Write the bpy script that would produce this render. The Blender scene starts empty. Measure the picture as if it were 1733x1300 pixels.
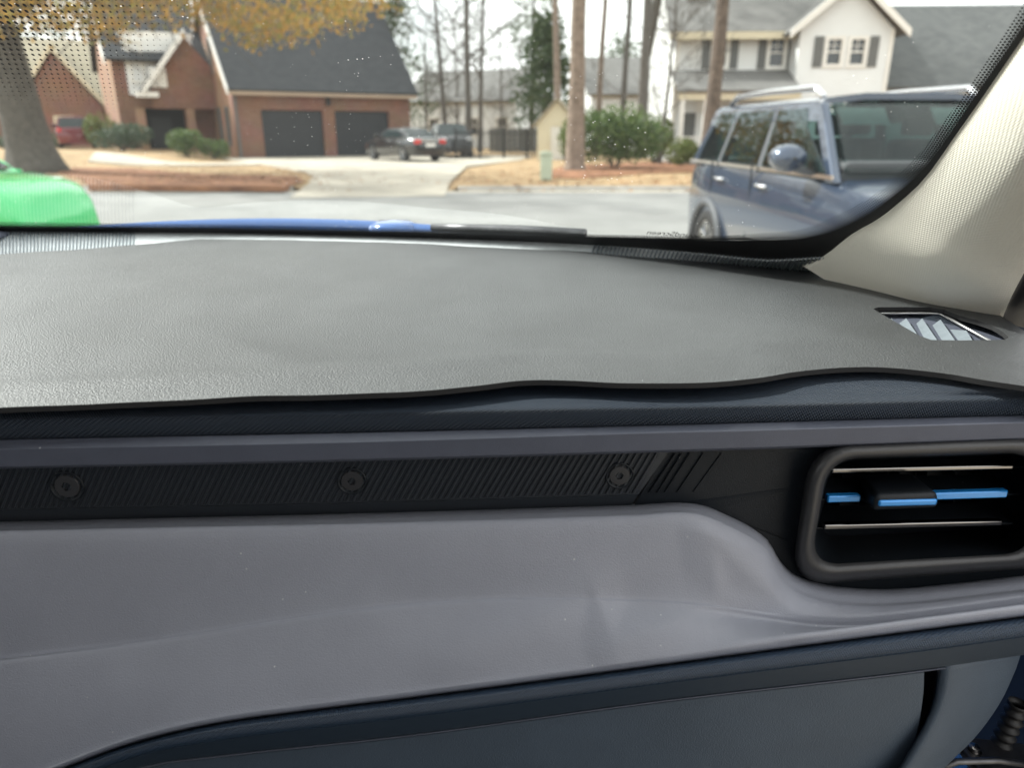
import bpy, bmesh, math, random
from mathutils import Vector, Matrix, noise
from mathutils.geometry import tessellate_polygon, delaunay_2d_cdt
R = math.radians
random.seed(7)
scn = bpy.context.scene
COL = scn.collection

# ------------------------------------------------------------------ camera
PW, PH, F = 1733, 1300, 1237.0
PITCH = R(19.17)
CAM = Vector((0, 0, 1.53))
cd = bpy.data.cameras.new('camera'); cam = bpy.data.objects.new('camera', cd); COL.objects.link(cam)
cam.location = CAM; cam.rotation_euler = (R(90) - PITCH, 0, 0)
cd.sensor_fit = 'HORIZONTAL'; cd.sensor_width = 36.0; cd.lens = 36.0 * F / PW
cd.clip_start = 0.02; cd.clip_end = 3000
cd.dof.use_dof = True; cd.dof.focus_distance = 0.66; cd.dof.aperture_fstop = 5.6
scn.camera = cam

# ------------------------------------------------------------------ sky and sun
SUN_EL, SUN_AZ = R(43), math.atan2(-0.90, 0.44)      # azimuth measured from +Y towards +X
world = bpy.data.worlds.new('World'); scn.world = world; world.use_nodes = True
wn = world.node_tree; wn.nodes.clear()
wo = wn.nodes.new('ShaderNodeOutputWorld'); bg = wn.nodes.new('ShaderNodeBackground')
sky = wn.nodes.new('ShaderNodeTexSky'); sky.sky_type = 'NISHITA'; sky.sun_disc = False
sky.sun_elevation = SUN_EL; sky.sun_rotation = SUN_AZ
sky.air_density = 1.0; sky.dust_density = 2.0; sky.ozone_density = 1.0
tc = wn.nodes.new('ShaderNodeTexCoord'); nz = wn.nodes.new('ShaderNodeTexNoise')
nz.inputs['Scale'].default_value = 2.4; nz.inputs['Detail'].default_value = 7; nz.inputs['Roughness'].default_value = .58
rp = wn.nodes.new('ShaderNodeValToRGB'); rp.color_ramp.elements[0].position = .28; rp.color_ramp.elements[1].position = .48
mx = wn.nodes.new('ShaderNodeMixRGB'); mx.inputs['Color2'].default_value = (11.0, 11.0, 10.8, 1)
wn.links.new(tc.outputs['Generated'], nz.inputs['Vector']); wn.links.new(nz.outputs['Fac'], rp.inputs['Fac'])
wn.links.new(rp.outputs['Color'], mx.inputs['Fac']); wn.links.new(sky.outputs['Color'], mx.inputs['Color1'])
wn.links.new(mx.outputs['Color'], bg.inputs['Color']); bg.inputs['Strength'].default_value = 0.10
wn.links.new(bg.outputs['Background'], wo.inputs['Surface'])
sd = bpy.data.lights.new('sun', 'SUN'); sun = bpy.data.objects.new('sun', sd); COL.objects.link(sun)
sd.energy = 4.0; sd.angle = R(2.0); sd.color = (1.0, .97, .925)
ts = Vector((math.sin(SUN_AZ) * math.cos(SUN_EL), math.cos(SUN_AZ) * math.cos(SUN_EL), math.sin(SUN_EL)))
sun.rotation_euler = ts.to_track_quat('Z', 'Y').to_euler(); sun.location = ts * 60
scn.view_settings.view_transform = 'Standard'; scn.view_settings.look = 'None'
scn.view_settings.exposure = 1.0; scn.view_settings.gamma = 1.0; scn.view_settings.use_curve_mapping = False
scn.render.engine = 'CYCLES'
scn.cycles.use_denoising = True
scn.cycles.max_bounces = 8; scn.cycles.transparent_max_bounces = 24
scn.cycles.caustics_reflective = False; scn.cycles.caustics_refractive = False
scn.cycles.sample_clamp_indirect = 6.0

# ------------------------------------------------------------------ picking points: rays of the survey camera
CP, SP = math.cos(PITCH), math.sin(PITCH)
CA = R(3.3)                                          # heading of the car we sit in
CU = Vector((math.cos(CA), math.sin(CA), 0)); CV = Vector((-math.sin(CA), math.cos(CA), 0))
def ray(px, py):
    a, b = px - 866.5, 650.0 - py
    return Vector((a, F * CP + b * SP, -F * SP + b * CP))
def atY(px, py, Y): d = ray(px, py); return CAM + d * (Y / d.y)
def atZ(px, py, Z): d = ray(px, py); return CAM + d * ((Z - CAM.z) / d.z)
def atV(px, py, v): d = ray(px, py); return CAM + d * (v / d.dot(CV))
def uv(p): q = p - CAM; return q.dot(CU), q.dot(CV)
def P(u, v, z): return CAM + CU * u + CV * v + Vector((0, 0, z))
def atPlane(px, py, z0, k, v0=.5):                   # dash plane z = z0 + k (v - v0)
    d = ray(px, py); t = (z0 - k * v0) / (d.z - k * d.dot(CV)); return CAM + d * t
def glass_v(u): return 1.22 - .31 * ((u + .36) / .727) ** 2
RAKE = .55
def glass_f(p): u, v = uv(p); return (p.z - CAM.z) - (-.152 + (glass_v(u) - v) * RAKE)
def atGlass(px, py, off=0.0):
    d = ray(px, py).normalized(); a, b = .2, 2.5
    for _ in range(50):
        m = (a + b) / 2
        if glass_f(CAM + d * m) > 0: b = m
        else: a = m
    fa = glass_f(CAM + d * .2)
    return CAM + d * (a - off)
def glassP(u, s):                                    # s = metres run back from the base
    return P(u, glass_v(u) - s, -.152 + s * RAKE)
def interp(pts, x):
    if x <= pts[0][0]:
        (x0, y0), (x1, y1) = pts[0], pts[1]
    elif x >= pts[-1][0]:
        (x0, y0), (x1, y1) = pts[-2], pts[-1]
    else:
        for i in range(len(pts) - 1):
            if pts[i][0] <= x <= pts[i + 1][0]: break
        # Catmull-Rom for a soft line
        (x0, y0), (x1, y1) = pts[i], pts[i + 1]
        xm, ym = pts[i - 1] if i > 0 else (2 * x0 - x1, 2 * y0 - y1)
        xp, yp = pts[i + 2] if i + 2 < len(pts) else (2 * x1 - x0, 2 * y1 - y0)
        m0 = (y1 - ym) / (x1 - xm); m1 = (yp - y0) / (xp - x0); h = x1 - x0; t = (x - x0) / h
        return ((2*t**3 - 3*t*t + 1) * y0 + (t**3 - 2*t*t + t) * h * m0 + (-2*t**3 + 3*t*t) * y1 + (t**3 - t*t) * h * m1)
    return y0 + (y1 - y0) * (x - x0) / (x1 - x0)
def curve(pts, n):                                   # resample a pixel polyline, smooth, by index
    out = []; m = len(pts) - 1
    xs = [(i, p[0]) for i, p in enumerate(pts)]; ys = [(i, p[1]) for i, p in enumerate(pts)]
    for k in range(n):
        t = m * k / (n - 1); out.append((interp(xs, t), interp(ys, t)))
    return out

# ------------------------------------------------------------------ materials
def nodes(name):
    m = bpy.data.materials.new(name); m.use_nodes = True; t = m.node_tree
    return m, t, t.nodes['Principled BSDF'], t.nodes['Material Output']
def setp(b, **k):
    for a, v in k.items(): b.inputs[a.replace('_', ' ')].default_value = v
def mat(name, col, rough=.5, metal=0.0, spec=.5, coat=0.0, noise_=None, bump=None, island=None, trans=0.0, weave=None, specks=None):
    m, t, b, o = nodes(name); N, Lk = t.nodes, t.links
    c4 = (*col, 1); setp(b, Base_Color=c4, Roughness=rough, Metallic=metal); b.inputs['Specular IOR Level'].default_value = spec
    b.inputs['Coat Weight'].default_value = coat; b.inputs['Coat Roughness'].default_value = .04
    tcn = N.new('ShaderNodeTexCoord'); last = None
    if noise_:
        sc, amt = noise_[0], noise_[1]; col2 = noise_[2] if len(noise_) > 2 else tuple(min(1, c * (1 + amt)) for c in col)
        n1 = N.new('ShaderNodeTexNoise'); n1.inputs['Scale'].default_value = sc; n1.inputs['Detail'].default_value = 6
        n1.inputs['Roughness'].default_value = .65
        r1 = N.new('ShaderNodeValToRGB'); r1.color_ramp.elements[0].position = .3; r1.color_ramp.elements[1].position = .7
        r1.color_ramp.elements[0].color = (*[c * (1 - amt) for c in col], 1); r1.color_ramp.elements[1].color = (*col2, 1)
        Lk.new(tcn.outputs['Object'], n1.inputs['Vector']); Lk.new(n1.outputs['Fac'], r1.inputs['Fac']); Lk.new(r1.outputs['Color'], b.inputs['Base Color'])
    if island:
        g = N.new('ShaderNodeNewGeometry'); r1 = N.new('ShaderNodeValToRGB'); cr = r1.color_ramp
        cr.elements[0].color = (*island[0], 1); cr.elements[1].color = (*island[-1], 1)
        for i, c in enumerate(island[1:-1]):
            e = cr.elements.new((i + 1) / (len(island) - 1)); e.color = (*c, 1)
        Lk.new(g.outputs['Random Per Island'], r1.inputs['Fac']); Lk.new(r1.outputs['Color'], b.inputs['Base Color'])
    if specks:                                       # sparse pale dust grains lying on the surface
        vo = N.new('ShaderNodeTexVoronoi'); vo.inputs['Scale'].default_value = specks[0]; lt = N.new('ShaderNodeMath'); lt.operation = 'LESS_THAN'; lt.inputs[1].default_value = specks[1]
        wn_ = N.new('ShaderNodeTexWhiteNoise'); lt2 = N.new('ShaderNodeMath'); lt2.operation = 'LESS_THAN'; lt2.inputs[1].default_value = specks[2]
        mm_ = N.new('ShaderNodeMath'); mm_.operation = 'MULTIPLY'; mc = N.new('ShaderNodeMixRGB'); mc.inputs['Color1'].default_value = c4; mc.inputs['Color2'].default_value = (.55, .55, .56, 1)
        Lk.new(tcn.outputs['Object'], vo.inputs['Vector']); Lk.new(vo.outputs['Distance'], lt.inputs[0]); Lk.new(vo.outputs['Color'], wn_.inputs['Vector']); Lk.new(wn_.outputs['Value'], lt2.inputs[0])
        Lk.new(lt.outputs[0], mm_.inputs[0]); Lk.new(lt2.outputs[0], mm_.inputs[1]); Lk.new(mm_.outputs[0], mc.inputs['Fac'])
        if b.inputs['Base Color'].links: Lk.new(b.inputs['Base Color'].links[0].from_socket, mc.inputs['Color1'])
        Lk.new(mc.outputs['Color'], b.inputs['Base Color'])
    hs = []
    if bump:
        for sc, dist in bump:
            n2 = N.new('ShaderNodeTexNoise'); n2.inputs['Scale'].default_value = sc; n2.inputs['Detail'].default_value = 3
            Lk.new(tcn.outputs['Object'], n2.inputs['Vector']); hs.append((n2.outputs['Fac'], dist))
    if weave:                                        # knitted / grained relief: product of two sine bands, period in metres
        (ax, ay), per, dist = weave
        outs = []
        for k, a in enumerate((ax, ay)):
            dt = N.new('ShaderNodeVectorMath'); dt.operation = 'DOT_PRODUCT'; dt.inputs[1].default_value = Vector(a) * (2 * math.pi / per)
            sn = N.new('ShaderNodeMath'); sn.operation = 'SINE'
            Lk.new(tcn.outputs['Object'], dt.inputs[0]); Lk.new(dt.outputs['Value'], sn.inputs[0]); outs.append(sn.outputs[0])
        mu = N.new('ShaderNodeMath'); mu.operation = 'MULTIPLY'; Lk.new(outs[0], mu.inputs[0]); Lk.new(outs[1], mu.inputs[1])
        hs.append((mu.outputs[0], dist))
    for h, dist in hs:
        bp = N.new('ShaderNodeBump'); bp.inputs['Distance'].default_value = dist; bp.inputs['Strength'].default_value = 1.0
        Lk.new(h, bp.inputs['Height'])
        if last: Lk.new(last, bp.inputs['Normal'])
        last = bp.outputs['Normal']
    if last: Lk.new(last, b.inputs['Normal'])
    if trans:                                        # leaf translucency
        tr = N.new('ShaderNodeBsdfTranslucent'); ms = N.new('ShaderNodeMixShader'); ms.inputs[0].default_value = trans
        src = b.inputs['Base Color'].links[0].from_socket if b.inputs['Base Color'].links else None
        if src: Lk.new(src, tr.inputs['Color'])
        else: tr.inputs['Color'].default_value = c4
        Lk.new(b.outputs[0], ms.inputs[1]); Lk.new(tr.outputs[0], ms.inputs[2]); Lk.new(ms.outputs[0], o.inputs['Surface'])
    return m
def brick_mat(name, c1, c2, mortar, scale=1.0):
    m, t, b, o = nodes(name); N, Lk = t.nodes, t.links
    u = N.new('ShaderNodeUVMap'); bt = N.new('ShaderNodeTexBrick')
    bt.inputs['Scale'].default_value = scale; bt.inputs['Color1'].default_value = (*c1, 1); bt.inputs['Color2'].default_value = (*c2, 1)
    bt.inputs['Mortar'].default_value = (*mortar, 1); bt.inputs['Brick Width'].default_value = .22; bt.inputs['Row Height'].default_value = .075
    bt.inputs['Mortar Size'].default_value = .008
    n1 = N.new('ShaderNodeTexNoise'); n1.inputs['Scale'].default_value = .8; n1.inputs['Detail'].default_value = 4
    mxx = N.new('ShaderNodeMixRGB'); mxx.blend_type = 'MULTIPLY'; mxx.inputs['Fac'].default_value = .45
    Lk.new(u.outputs['UV'], bt.inputs['Vector']); Lk.new(u.outputs['UV'], n1.inputs['Vector'])
    Lk.new(bt.outputs['Color'], mxx.inputs['Color1']); Lk.new(n1.outputs['Color'], mxx.inputs['Color2']); Lk.new(mxx.outputs['Color'], b.inputs['Base Color'])
    bp = N.new('ShaderNodeBump'); bp.inputs['Distance'].default_value = .008; bp.invert = True
    Lk.new(bt.outputs['Fac'], bp.inputs['Height']); Lk.new(bp.outputs['Normal'], b.inputs['Normal']); setp(b, Roughness=.85)
    return m
def lap_mat(name, col, pitch=.12):                   # lap siding: saw-tooth relief up the wall
    m, t, b, o = nodes(name); N, Lk = t.nodes, t.links
    u = N.new('ShaderNodeUVMap'); sx = N.new('ShaderNodeSeparateXYZ'); d = N.new('ShaderNodeMath'); d.operation = 'DIVIDE'; d.inputs[1].default_value = pitch
    fr = N.new('ShaderNodeMath'); fr.operation = 'FRACT'; n1 = N.new('ShaderNodeTexNoise'); n1.inputs['Scale'].default_value = 1.5
    Lk.new(u.outputs['UV'], sx.inputs[0]); Lk.new(sx.outputs['Y'], d.inputs[0]); Lk.new(d.outputs[0], fr.inputs[0])
    bp = N.new('ShaderNodeBump'); bp.inputs['Distance'].default_value = .03; bp.invert = True; Lk.new(fr.outputs[0], bp.inputs['Height']); Lk.new(bp.outputs['Normal'], b.inputs['Normal'])
    rr = N.new('ShaderNodeValToRGB'); rr.color_ramp.elements[0].color = (*[c * .88 for c in col], 1); rr.color_ramp.elements[1].color = (*col, 1)
    Lk.new(u.outputs['UV'], n1.inputs['Vector']); Lk.new(n1.outputs['Fac'], rr.inputs['Fac']); Lk.new(rr.outputs['Color'], b.inputs['Base Color']); setp(b, Roughness=.6)
    return m
def shingle_mat(name, c1, c2):
    m, t, b, o = nodes(name); N, Lk = t.nodes, t.links
    u = N.new('ShaderNodeUVMap'); bt = N.new('ShaderNodeTexBrick'); bt.inputs['Scale'].default_value = 1
    bt.inputs['Color1'].default_value = (*c1, 1); bt.inputs['Color2'].default_value = (*c2, 1); bt.inputs['Mortar'].default_value = (*[c * .6 for c in c1], 1)
    bt.inputs['Brick Width'].default_value = .32; bt.inputs['Row Height'].default_value = .16; bt.inputs['Mortar Size'].default_value = .006
    Lk.new(u.outputs['UV'], bt.inputs['Vector']); Lk.new(bt.outputs['Color'], b.inputs['Base Color']); setp(b, Roughness=.9)
    return m
def glass_mat(name, tint, rough=0.0, dust=False):
    m, t, b, o = nodes(name); N, Lk = t.nodes, t.links; N.remove(b)
    tr = N.new('ShaderNodeBsdfTransparent'); tr.inputs['Color'].default_value = (*tint, 1)
    gl = N.new('ShaderNodeBsdfGlossy'); gl.inputs['Roughness'].default_value = rough
    fr = N.new('ShaderNodeFresnel'); ms = N.new('ShaderNodeMixShader')
    gm = N.new('ShaderNodeNewGeometry'); io = N.new('ShaderNodeMapRange'); io.inputs['To Min'].default_value = 1.42; io.inputs['To Max'].default_value = 1 / 1.42
    Lk.new(gm.outputs['Backfacing'], io.inputs['Value']); Lk.new(io.outputs['Result'], fr.inputs['IOR'])   # the same reflectance from both sides
    Lk.new(fr.outputs[0], ms.inputs[0]); Lk.new(tr.outputs[0], ms.inputs[1]); Lk.new(gl.outputs[0], ms.inputs[2]); out = ms.outputs[0]
    if dust:                                         # dust specks and a thin film of dirt on the pane
        tcn = N.new('ShaderNodeTexCoord'); vo = N.new('ShaderNodeTexVoronoi'); vo.inputs['Scale'].default_value = 130; vo.inputs['Randomness'].default_value = 1
        n1 = N.new('ShaderNodeTexNoise'); n1.inputs['Scale'].default_value = 5; n1.inputs['Detail'].default_value = 3
        th = N.new('ShaderNodeMath'); th.operation = 'MULTIPLY_ADD'; th.inputs[1].default_value = .42; th.inputs[2].default_value = -.165
        lt = N.new('ShaderNodeMath'); lt.operation = 'LESS_THAN'; df = N.new('ShaderNodeBsdfDiffuse'); df.inputs['Color'].default_value = (.8, .8, .78, 1)
        tl = N.new('ShaderNodeBsdfTranslucent'); tl.inputs['Color'].default_value = (.8, .8, .78, 1); ad = N.new('ShaderNodeAddShader')
        mlt = N.new('ShaderNodeMath'); mlt.operation = 'MULTIPLY'; mlt.inputs[1].default_value = .34
        ad2 = N.new('ShaderNodeMath'); ad2.operation = 'ADD'; ad2.inputs[1].default_value = .003
        m2 = N.new('ShaderNodeMixShader')
        for q in (vo, n1): Lk.new(tcn.outputs['Object'], q.inputs['Vector'])
        Lk.new(n1.outputs['Fac'], th.inputs[0]); Lk.new(vo.outputs['Distance'], lt.inputs[0]); Lk.new(th.outputs[0], lt.inputs[1])
        Lk.new(lt.outputs[0], mlt.inputs[0]); Lk.new(mlt.outputs[0], ad2.inputs[0]); Lk.new(ad2.outputs[0], m2.inputs[0])
        Lk.new(df.outputs[0], ad.inputs[0]); Lk.new(tl.outputs[0], ad.inputs[1])
        Lk.new(out, m2.inputs[1]); Lk.new(ad.outputs[0], m2.inputs[2]); out = m2.outputs[0]
    Lk.new(out, o.inputs['Surface'])
    return m
def frit_mat(name, pitch, r0, r1, fade=True):
    """printed black dots on glass; UV in metres: x along the edge, y across; dot radius r0 -> r1 over UV2-less 'across' 0..1 stored in vertex colour"""
    m, t, b, o = nodes(name); N, Lk = t.nodes, t.links
    setp(b, Base_Color=(.012, .012, .013, 1), Roughness=.5)
    u = N.new('ShaderNodeUVMap'); vc = N.new('ShaderNodeVertexColor'); vc.layer_name = 'across'
    sx = N.new('ShaderNodeSeparateXYZ'); Lk.new(u.outputs['UV'], sx.inputs[0])
    def mth(op, a, bb=None, c=None):
        n = N.new('ShaderNodeMath'); n.operation = op
        for i, q in enumerate((a, bb, c)):
            if q is None: continue
            if isinstance(q, (int, float)): n.inputs[i].default_value = q
            else: Lk.new(q, n.inputs[i])
        return n.outputs[0]
    ds = []
    for ox in (0.0, .5):                             # two shifted lattices make the hexagonal packing
        fx = mth('SUBTRACT', mth('FRACT', mth('ADD', mth('DIVIDE', sx.outputs['X'], pitch), ox + 100)), .5)
        fy = mth('SUBTRACT', mth('FRACT', mth('ADD', mth('DIVIDE', sx.outputs['Y'], pitch * 1.732), ox + 100)), .5)
        fy = mth('MULTIPLY', fy, 1.732)
        ds.append(mth('SQRT', mth('ADD', mth('MULTIPLY', fx, fx), mth('MULTIPLY', fy, fy))))
    d = mth('MINIMUM', ds[0], ds[1])
    rad = mth('MULTIPLY_ADD', vc.outputs['Color'], r1 - r0, r0)
    al = mth('LESS_THAN', d, rad)
    Lk.new(al, b.inputs['Alpha'])
    return m

MT = {}
MT['mat'] = mat('leatherette', (.056, .059, .061), .45, spec=.52, noise_=(9, .16), specks=(260, .10, .02), bump=((600, .0010), (1000, .0004), (14, .0008)))
MT['foam'] = mat('mat_backing', (.02, .02, .021), .9)
MT['navy'] = mat('navy_grain', (.015, .026, .044), .45, spec=.45, bump=((700, .00025),), weave=(((1, 0, 0), (.35, 1, 1)), .0026, .0007))
MT['navy_s'] = mat('navy_smooth', (.022, .038, .060), .5, bump=((900, .0002),))
MT['rail'] = mat('rail_gray', (.100, .110, .145), .46, bump=((1200, .0002),), noise_=(40, .06), specks=(200, .12, .02))
MT['lower'] = mat('lower_gray', (.285, .297, .345), .42, bump=((900, .00034),), noise_=(12, .05), specks=(160, .10, .03))
MT['black'] = mat('satin_black', (.009, .012, .016), .42, spec=.28, bump=((1100, .0003),), specks=(180, .10, .02))
MT['grip'] = mat('grip_charcoal', (.030, .035, .042), .40, spec=.5, bump=((1100, .0002),), specks=(180, .10, .02))
MT['navy_roll'] = mat('navy_roll_grain', (.020, .040, .072), .38, spec=.7, bump=((700, .00025),), weave=(((1, 0, 0), (.35, 1, 1)), .0026, .0003))
MT['ring'] = mat('vent_ring_gray', (.040, .040, .042), .36, bump=((1000, .00018),))
MT['deep'] = mat('deep_black', (.006, .006, .007), .6)
MT['chrome'] = mat('chrome', (.24, .23, .22), .16, 1.0)
MT['accent'] = mat('blue_accent', (.02, .25, .66), .22, .25, coat=.8)
MT['glove'] = mat('glove_gray', (.066, .090, .122), .5, bump=((800, .0004),), noise_=(15, .08))
MT['pillar'] = mat('cream_knit', (.86, .82, .71), .8, weave=(((.8, 0, 1), (-.5, .6, .9)), .0028, .00015))
MT['seal'] = mat('rubber', (.008, .008, .009), .55)
MT['grille'] = mat('grille_sheen', (.58, .61, .62), .4, noise_=(60, .15))  # pale base paints sun and sky sheen onto navy plastic
MT['fin'] = mat('vent_fin', (.19, .22, .245), .45, noise_=(90, .12))
MT['egoblue'] = mat('blue_paint', (.018, .10, .33), .18, .15, coat=1.0)
MT['metal'] = mat('dark_steel', (.10, .10, .105), .38, .9, noise_=(60, .3))
MT['bright'] = mat('bright_edge', (.5, .5, .5), .3, .8)
MT['cloth'] = mat('headliner', (.28, .275, .27), .9, bump=((500, .0005),))
MT['carpet'] = mat('carpet', (.03, .03, .032), .95, bump=((300, .002),))
MT['frit'] = mat('frit_black', (.010, .010, .011), .45)
MT['frit_dots'] = frit_mat('frit_dots', .0028, .52, .24)
MT['frit_base'] = frit_mat('frit_dots_base', .0042, .60, .30)
MT['frit_big'] = frit_mat('frit_dots_wide', .0060, .26, .04)
MT['windshield'] = glass_mat('windshield_glass', (.90, .945, .925), dust=True)
MT['ink'] = mat('print_black', (.01, .01, .01), .5)

# ------------------------------------------------------------------ mesh tools
ORG = {}
def tag(o, label, cat, group=None):
    o['label'] = label; o['category'] = cat
    if group: o['group'] = group
    return o
def thing(name, label, cat, loc=(0, 0, 0), rz=0.0, group=None, local=False):
    o = bpy.data.objects.new(name, None); COL.objects.link(o); o.location = loc; o.rotation_euler = (0, 0, rz)
    o.empty_display_size = .2; ORG[o] = Vector((0, 0, 0)) if local else Vector(loc)
    return tag(o, label, cat, group)
class MB:
    def __init__(s): s.v = []; s.f = []; s.uv = {}; s.col = {}
    def add(s, vs, fs):
        n = len(s.v); s.v += [Vector(v) for v in vs]; s.f += [tuple(i + n for i in f) for f in fs]; return s
    def box(s, c, sz, rot=None):
        c = Vector(c); h = Vector(sz) / 2; vs = []
        for z in (-1, 1):
            for x, y in ((-1, -1), (1, -1), (1, 1), (-1, 1)):
                p = Vector((x * h.x, y * h.y, z * h.z)); vs.append(c + (rot @ p if rot else p))
        return s.add(vs, [(3, 2, 1, 0), (4, 5, 6, 7), (0, 1, 5, 4), (1, 2, 6, 5), (2, 3, 7, 6), (3, 0, 4, 7)])
    def span(s, a, b):
        a, b = Vector(a), Vector(b); return s.box((a + b) / 2, [abs(q) for q in (b - a)])
    def hexa(s, lo, hi):                             # two matching quads
        return s.add(list(lo) + list(hi), [(3, 2, 1, 0), (4, 5, 6, 7), (0, 1, 5, 4), (1, 2, 6, 5), (2, 3, 7, 6), (3, 0, 4, 7)])
    def prism(s, poly, off):
        poly = [Vector(p) for p in poly]; off = Vector(off); n = len(poly)
        tri = tessellate_polygon([poly])
        a = [tuple(t) for t in tri]; b = [tuple(i + n for i in reversed(t)) for t in tri]
        sd_ = [(i, (i + 1) % n, (i + 1) % n + n, i + n) for i in range(n)]
        return s.add(poly + [p + off for p in poly], a + b + sd_)
    def loft(s, rows, close=False):
        n = len(rows[0]); fs = []
        for r in range(len(rows) - 1):
            for c in range(n if close else n - 1):
                d = (c + 1) % n; fs.append((r * n + c, r * n + d, (r + 1) * n + d, (r + 1) * n + c))
        return s.add([p for r in rows for p in r], fs)
    def fan(s, loop):
        c = sum((Vector(p) for p in loop), Vector()) / len(loop); n = len(loop)
        return s.add(list(loop) + [c], [(i, (i + 1) % n, n) for i in range(n)])
    def tube(s, pts, rad, n=8, cap=True):
        pts = [Vector(p) for p in pts]; rows = []
        for i, p in enumerate(pts):
            d = (pts[min(i + 1, len(pts) - 1)] - pts[max(i - 1, 0)]).normalized()
            a = d.orthogonal().normalized() if i == 0 else (a - d * a.dot(d)).normalized()
            b = d.cross(a); r = rad[i] if isinstance(rad, (list, tuple)) else rad
            rows.append([p + (a * math.cos(k * 2 * math.pi / n) + b * math.sin(k * 2 * math.pi / n)) * r for k in range(n)])
        s.loft(rows, True)
        if cap: s.fan(rows[0][::-1]); s.fan(rows[-1])
        return s
    def lathe(s, c, axis, prof, n=24):               # prof: (along axis, radius)
        c = Vector(c); axis = Vector(axis).normalized(); a = axis.orthogonal().normalized(); b = axis.cross(a)
        s.loft([[c + axis * h + (a * math.cos(k * 2 * math.pi / n) + b * math.sin(k * 2 * math.pi / n)) * r for k in range(n)] for h, r in prof], True)
        return s
    def build(s, name, m, parent=None, smooth=False, bevel=None, uvw=False, label=None, kind=None, fixn=True, autos=None):
        off = ORG.get(parent, Vector((0, 0, 0)))
        me = bpy.data.meshes.new(name); me.from_pydata([tuple(v - off) for v in s.v], [], s.f); me.validate()
        me.materials.append(MT[m] if isinstance(m, str) else m)
        if fixn:
            bm = bmesh.new(); bm.from_mesh(me); bmesh.ops.remove_doubles(bm, verts=bm.verts, dist=1e-6)
            bmesh.ops.recalc_face_normals(bm, faces=bm.faces); bm.to_mesh(me); bm.free()
        if uvw:
            ul = me.uv_layers.new(name='UVMap')
            for p in me.polygons:
                n = p.normal
                if abs(n.z) > .99: a, b = Vector((1, 0, 0)), Vector((0, 1, 0))
                else: a = Vector((-n.y, n.x, 0)).normalized(); b = n.cross(a)
                for li in p.loop_indices:
                    q = me.vertices[me.loops[li].vertex_index].co; ul.data[li].uv = (q.dot(a), q.dot(b))
        if smooth:
            for p in me.polygons: p.use_smooth = True
        if autos is not None:
            for p in me.polygons: p.use_smooth = True
            me.set_sharp_from_angle(angle=R(autos))
        o = bpy.data.objects.new(name, me); COL.objects.link(o)
        if parent: o.parent = parent
        ORG[o] = off
        if bevel:
            bv = o.modifiers.new('bevel', 'BEVEL'); bv.width = bevel[0]; bv.segments = bevel[1]; bv.limit_method = 'ANGLE'; bv.angle_limit = R(35)
            if smooth or autos is not None: bv.harden_normals = False
        if label: o['label'] = label
        if kind: o['kind'] = kind
        return o
def structure(o): o['kind'] = 'structure'; return o

# ------------------------------------------------------------------ outdoor materials
MT['lawn'] = mat('dead_grass', (.31, .20, .095), .95, noise_=(.9, .35, (.44, .31, .17)), bump=((9, .05),))
MT['straw'] = mat('pine_straw', (.22, .085, .04), .95, noise_=(1.6, .45, (.36, .17, .085)), bump=((14, .05),))
MT['asphalt'] = mat('worn_asphalt', (.215, .215, .208), .9, noise_=(.35, .22), bump=((60, .006),))
MT['concrete'] = mat('concrete', (.40, .365, .305), .9, noise_=(.35, .22), bump=((40, .004),))
MT['kerb'] = mat('kerb_concrete', (.30, .28, .25), .9, noise_=(1.5, .2))
MT['brick'] = brick_mat('red_brick', (.24, .095, .06), (.33, .145, .10), (.33, .27, .23))
MT['brick_lit'] = brick_mat('sunlit_brick', (.40, .20, .12), (.46, .25, .16), (.42, .36, .30))  # lighter copy of the brick, with sunlight on the left faces painted in
MT['slate'] = shingle_mat('dark_shingle', (.040, .044, .050), (.055, .058, .064))
MT['tan_roof'] = shingle_mat('tan_shingle', (.30, .265, .19), (.36, .32, .24))
MT['grey_roof'] = shingle_mat('grey_shingle', (.15, .148, .142), (.19, .185, .178))
MT['dgrey_roof'] = shingle_mat('dark_grey_shingle', (.085, .09, .092), (.115, .12, .12))
MT['siding'] = lap_mat('white_siding', (.79, .80, .80))
MT['cream'] = mat('cream_trim', (.66, .60, .45), .6, noise_=(2, .06))
MT['white'] = mat('white_trim', (.78, .77, .74), .5, noise_=(2, .05))
MT['tan'] = mat('tan_fascia', (.42, .32, .24), .6, noise_=(2, .08))
MT['gdoor'] = mat('garage_door_dark', (.016, .019, .025), .5, noise_=(3, .1))
MT['shutter'] = mat('grey_shutter', (.13, .135, .135), .6, noise_=(4, .1))
MT['pane'] = mat('window_pane', (.03, .035, .04), .06, spec=.8)
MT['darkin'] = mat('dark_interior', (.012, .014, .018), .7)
MT['bark'] = mat('grey_bark', (.10, .095, .085), .95, noise_=(6, .35), bump=((14, .06),))
MT['pinebark'] = mat('pine_bark', (.215, .165, .13), .95, noise_=(5, .35, (.30, .235, .19)), bump=((12, .06),))
MT['barebark'] = mat('bare_bark', (.11, .10, .09), .95, noise_=(5, .3))
MT['autumn'] = mat('autumn_leaves', (.4, .2, .05), .7, island=[(.18, .17, .05), (.36, .20, .045), (.42, .26, .07), (.26, .15, .06), (.20, .20, .06), (.30, .22, .08)], trans=.45)
MT['shrub'] = mat('shrub_leaves', (.1, .2, .05), .6, island=[(.04, .08, .022), (.09, .155, .04), (.16, .22, .07), (.06, .11, .03)], trans=.25)
MT['shrub_y'] = mat('yellow_green_leaves', (.1, .2, .05), .6, island=[(.08, .12, .025), (.14, .18, .04), (.19, .21, .06)], trans=.3)
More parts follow.
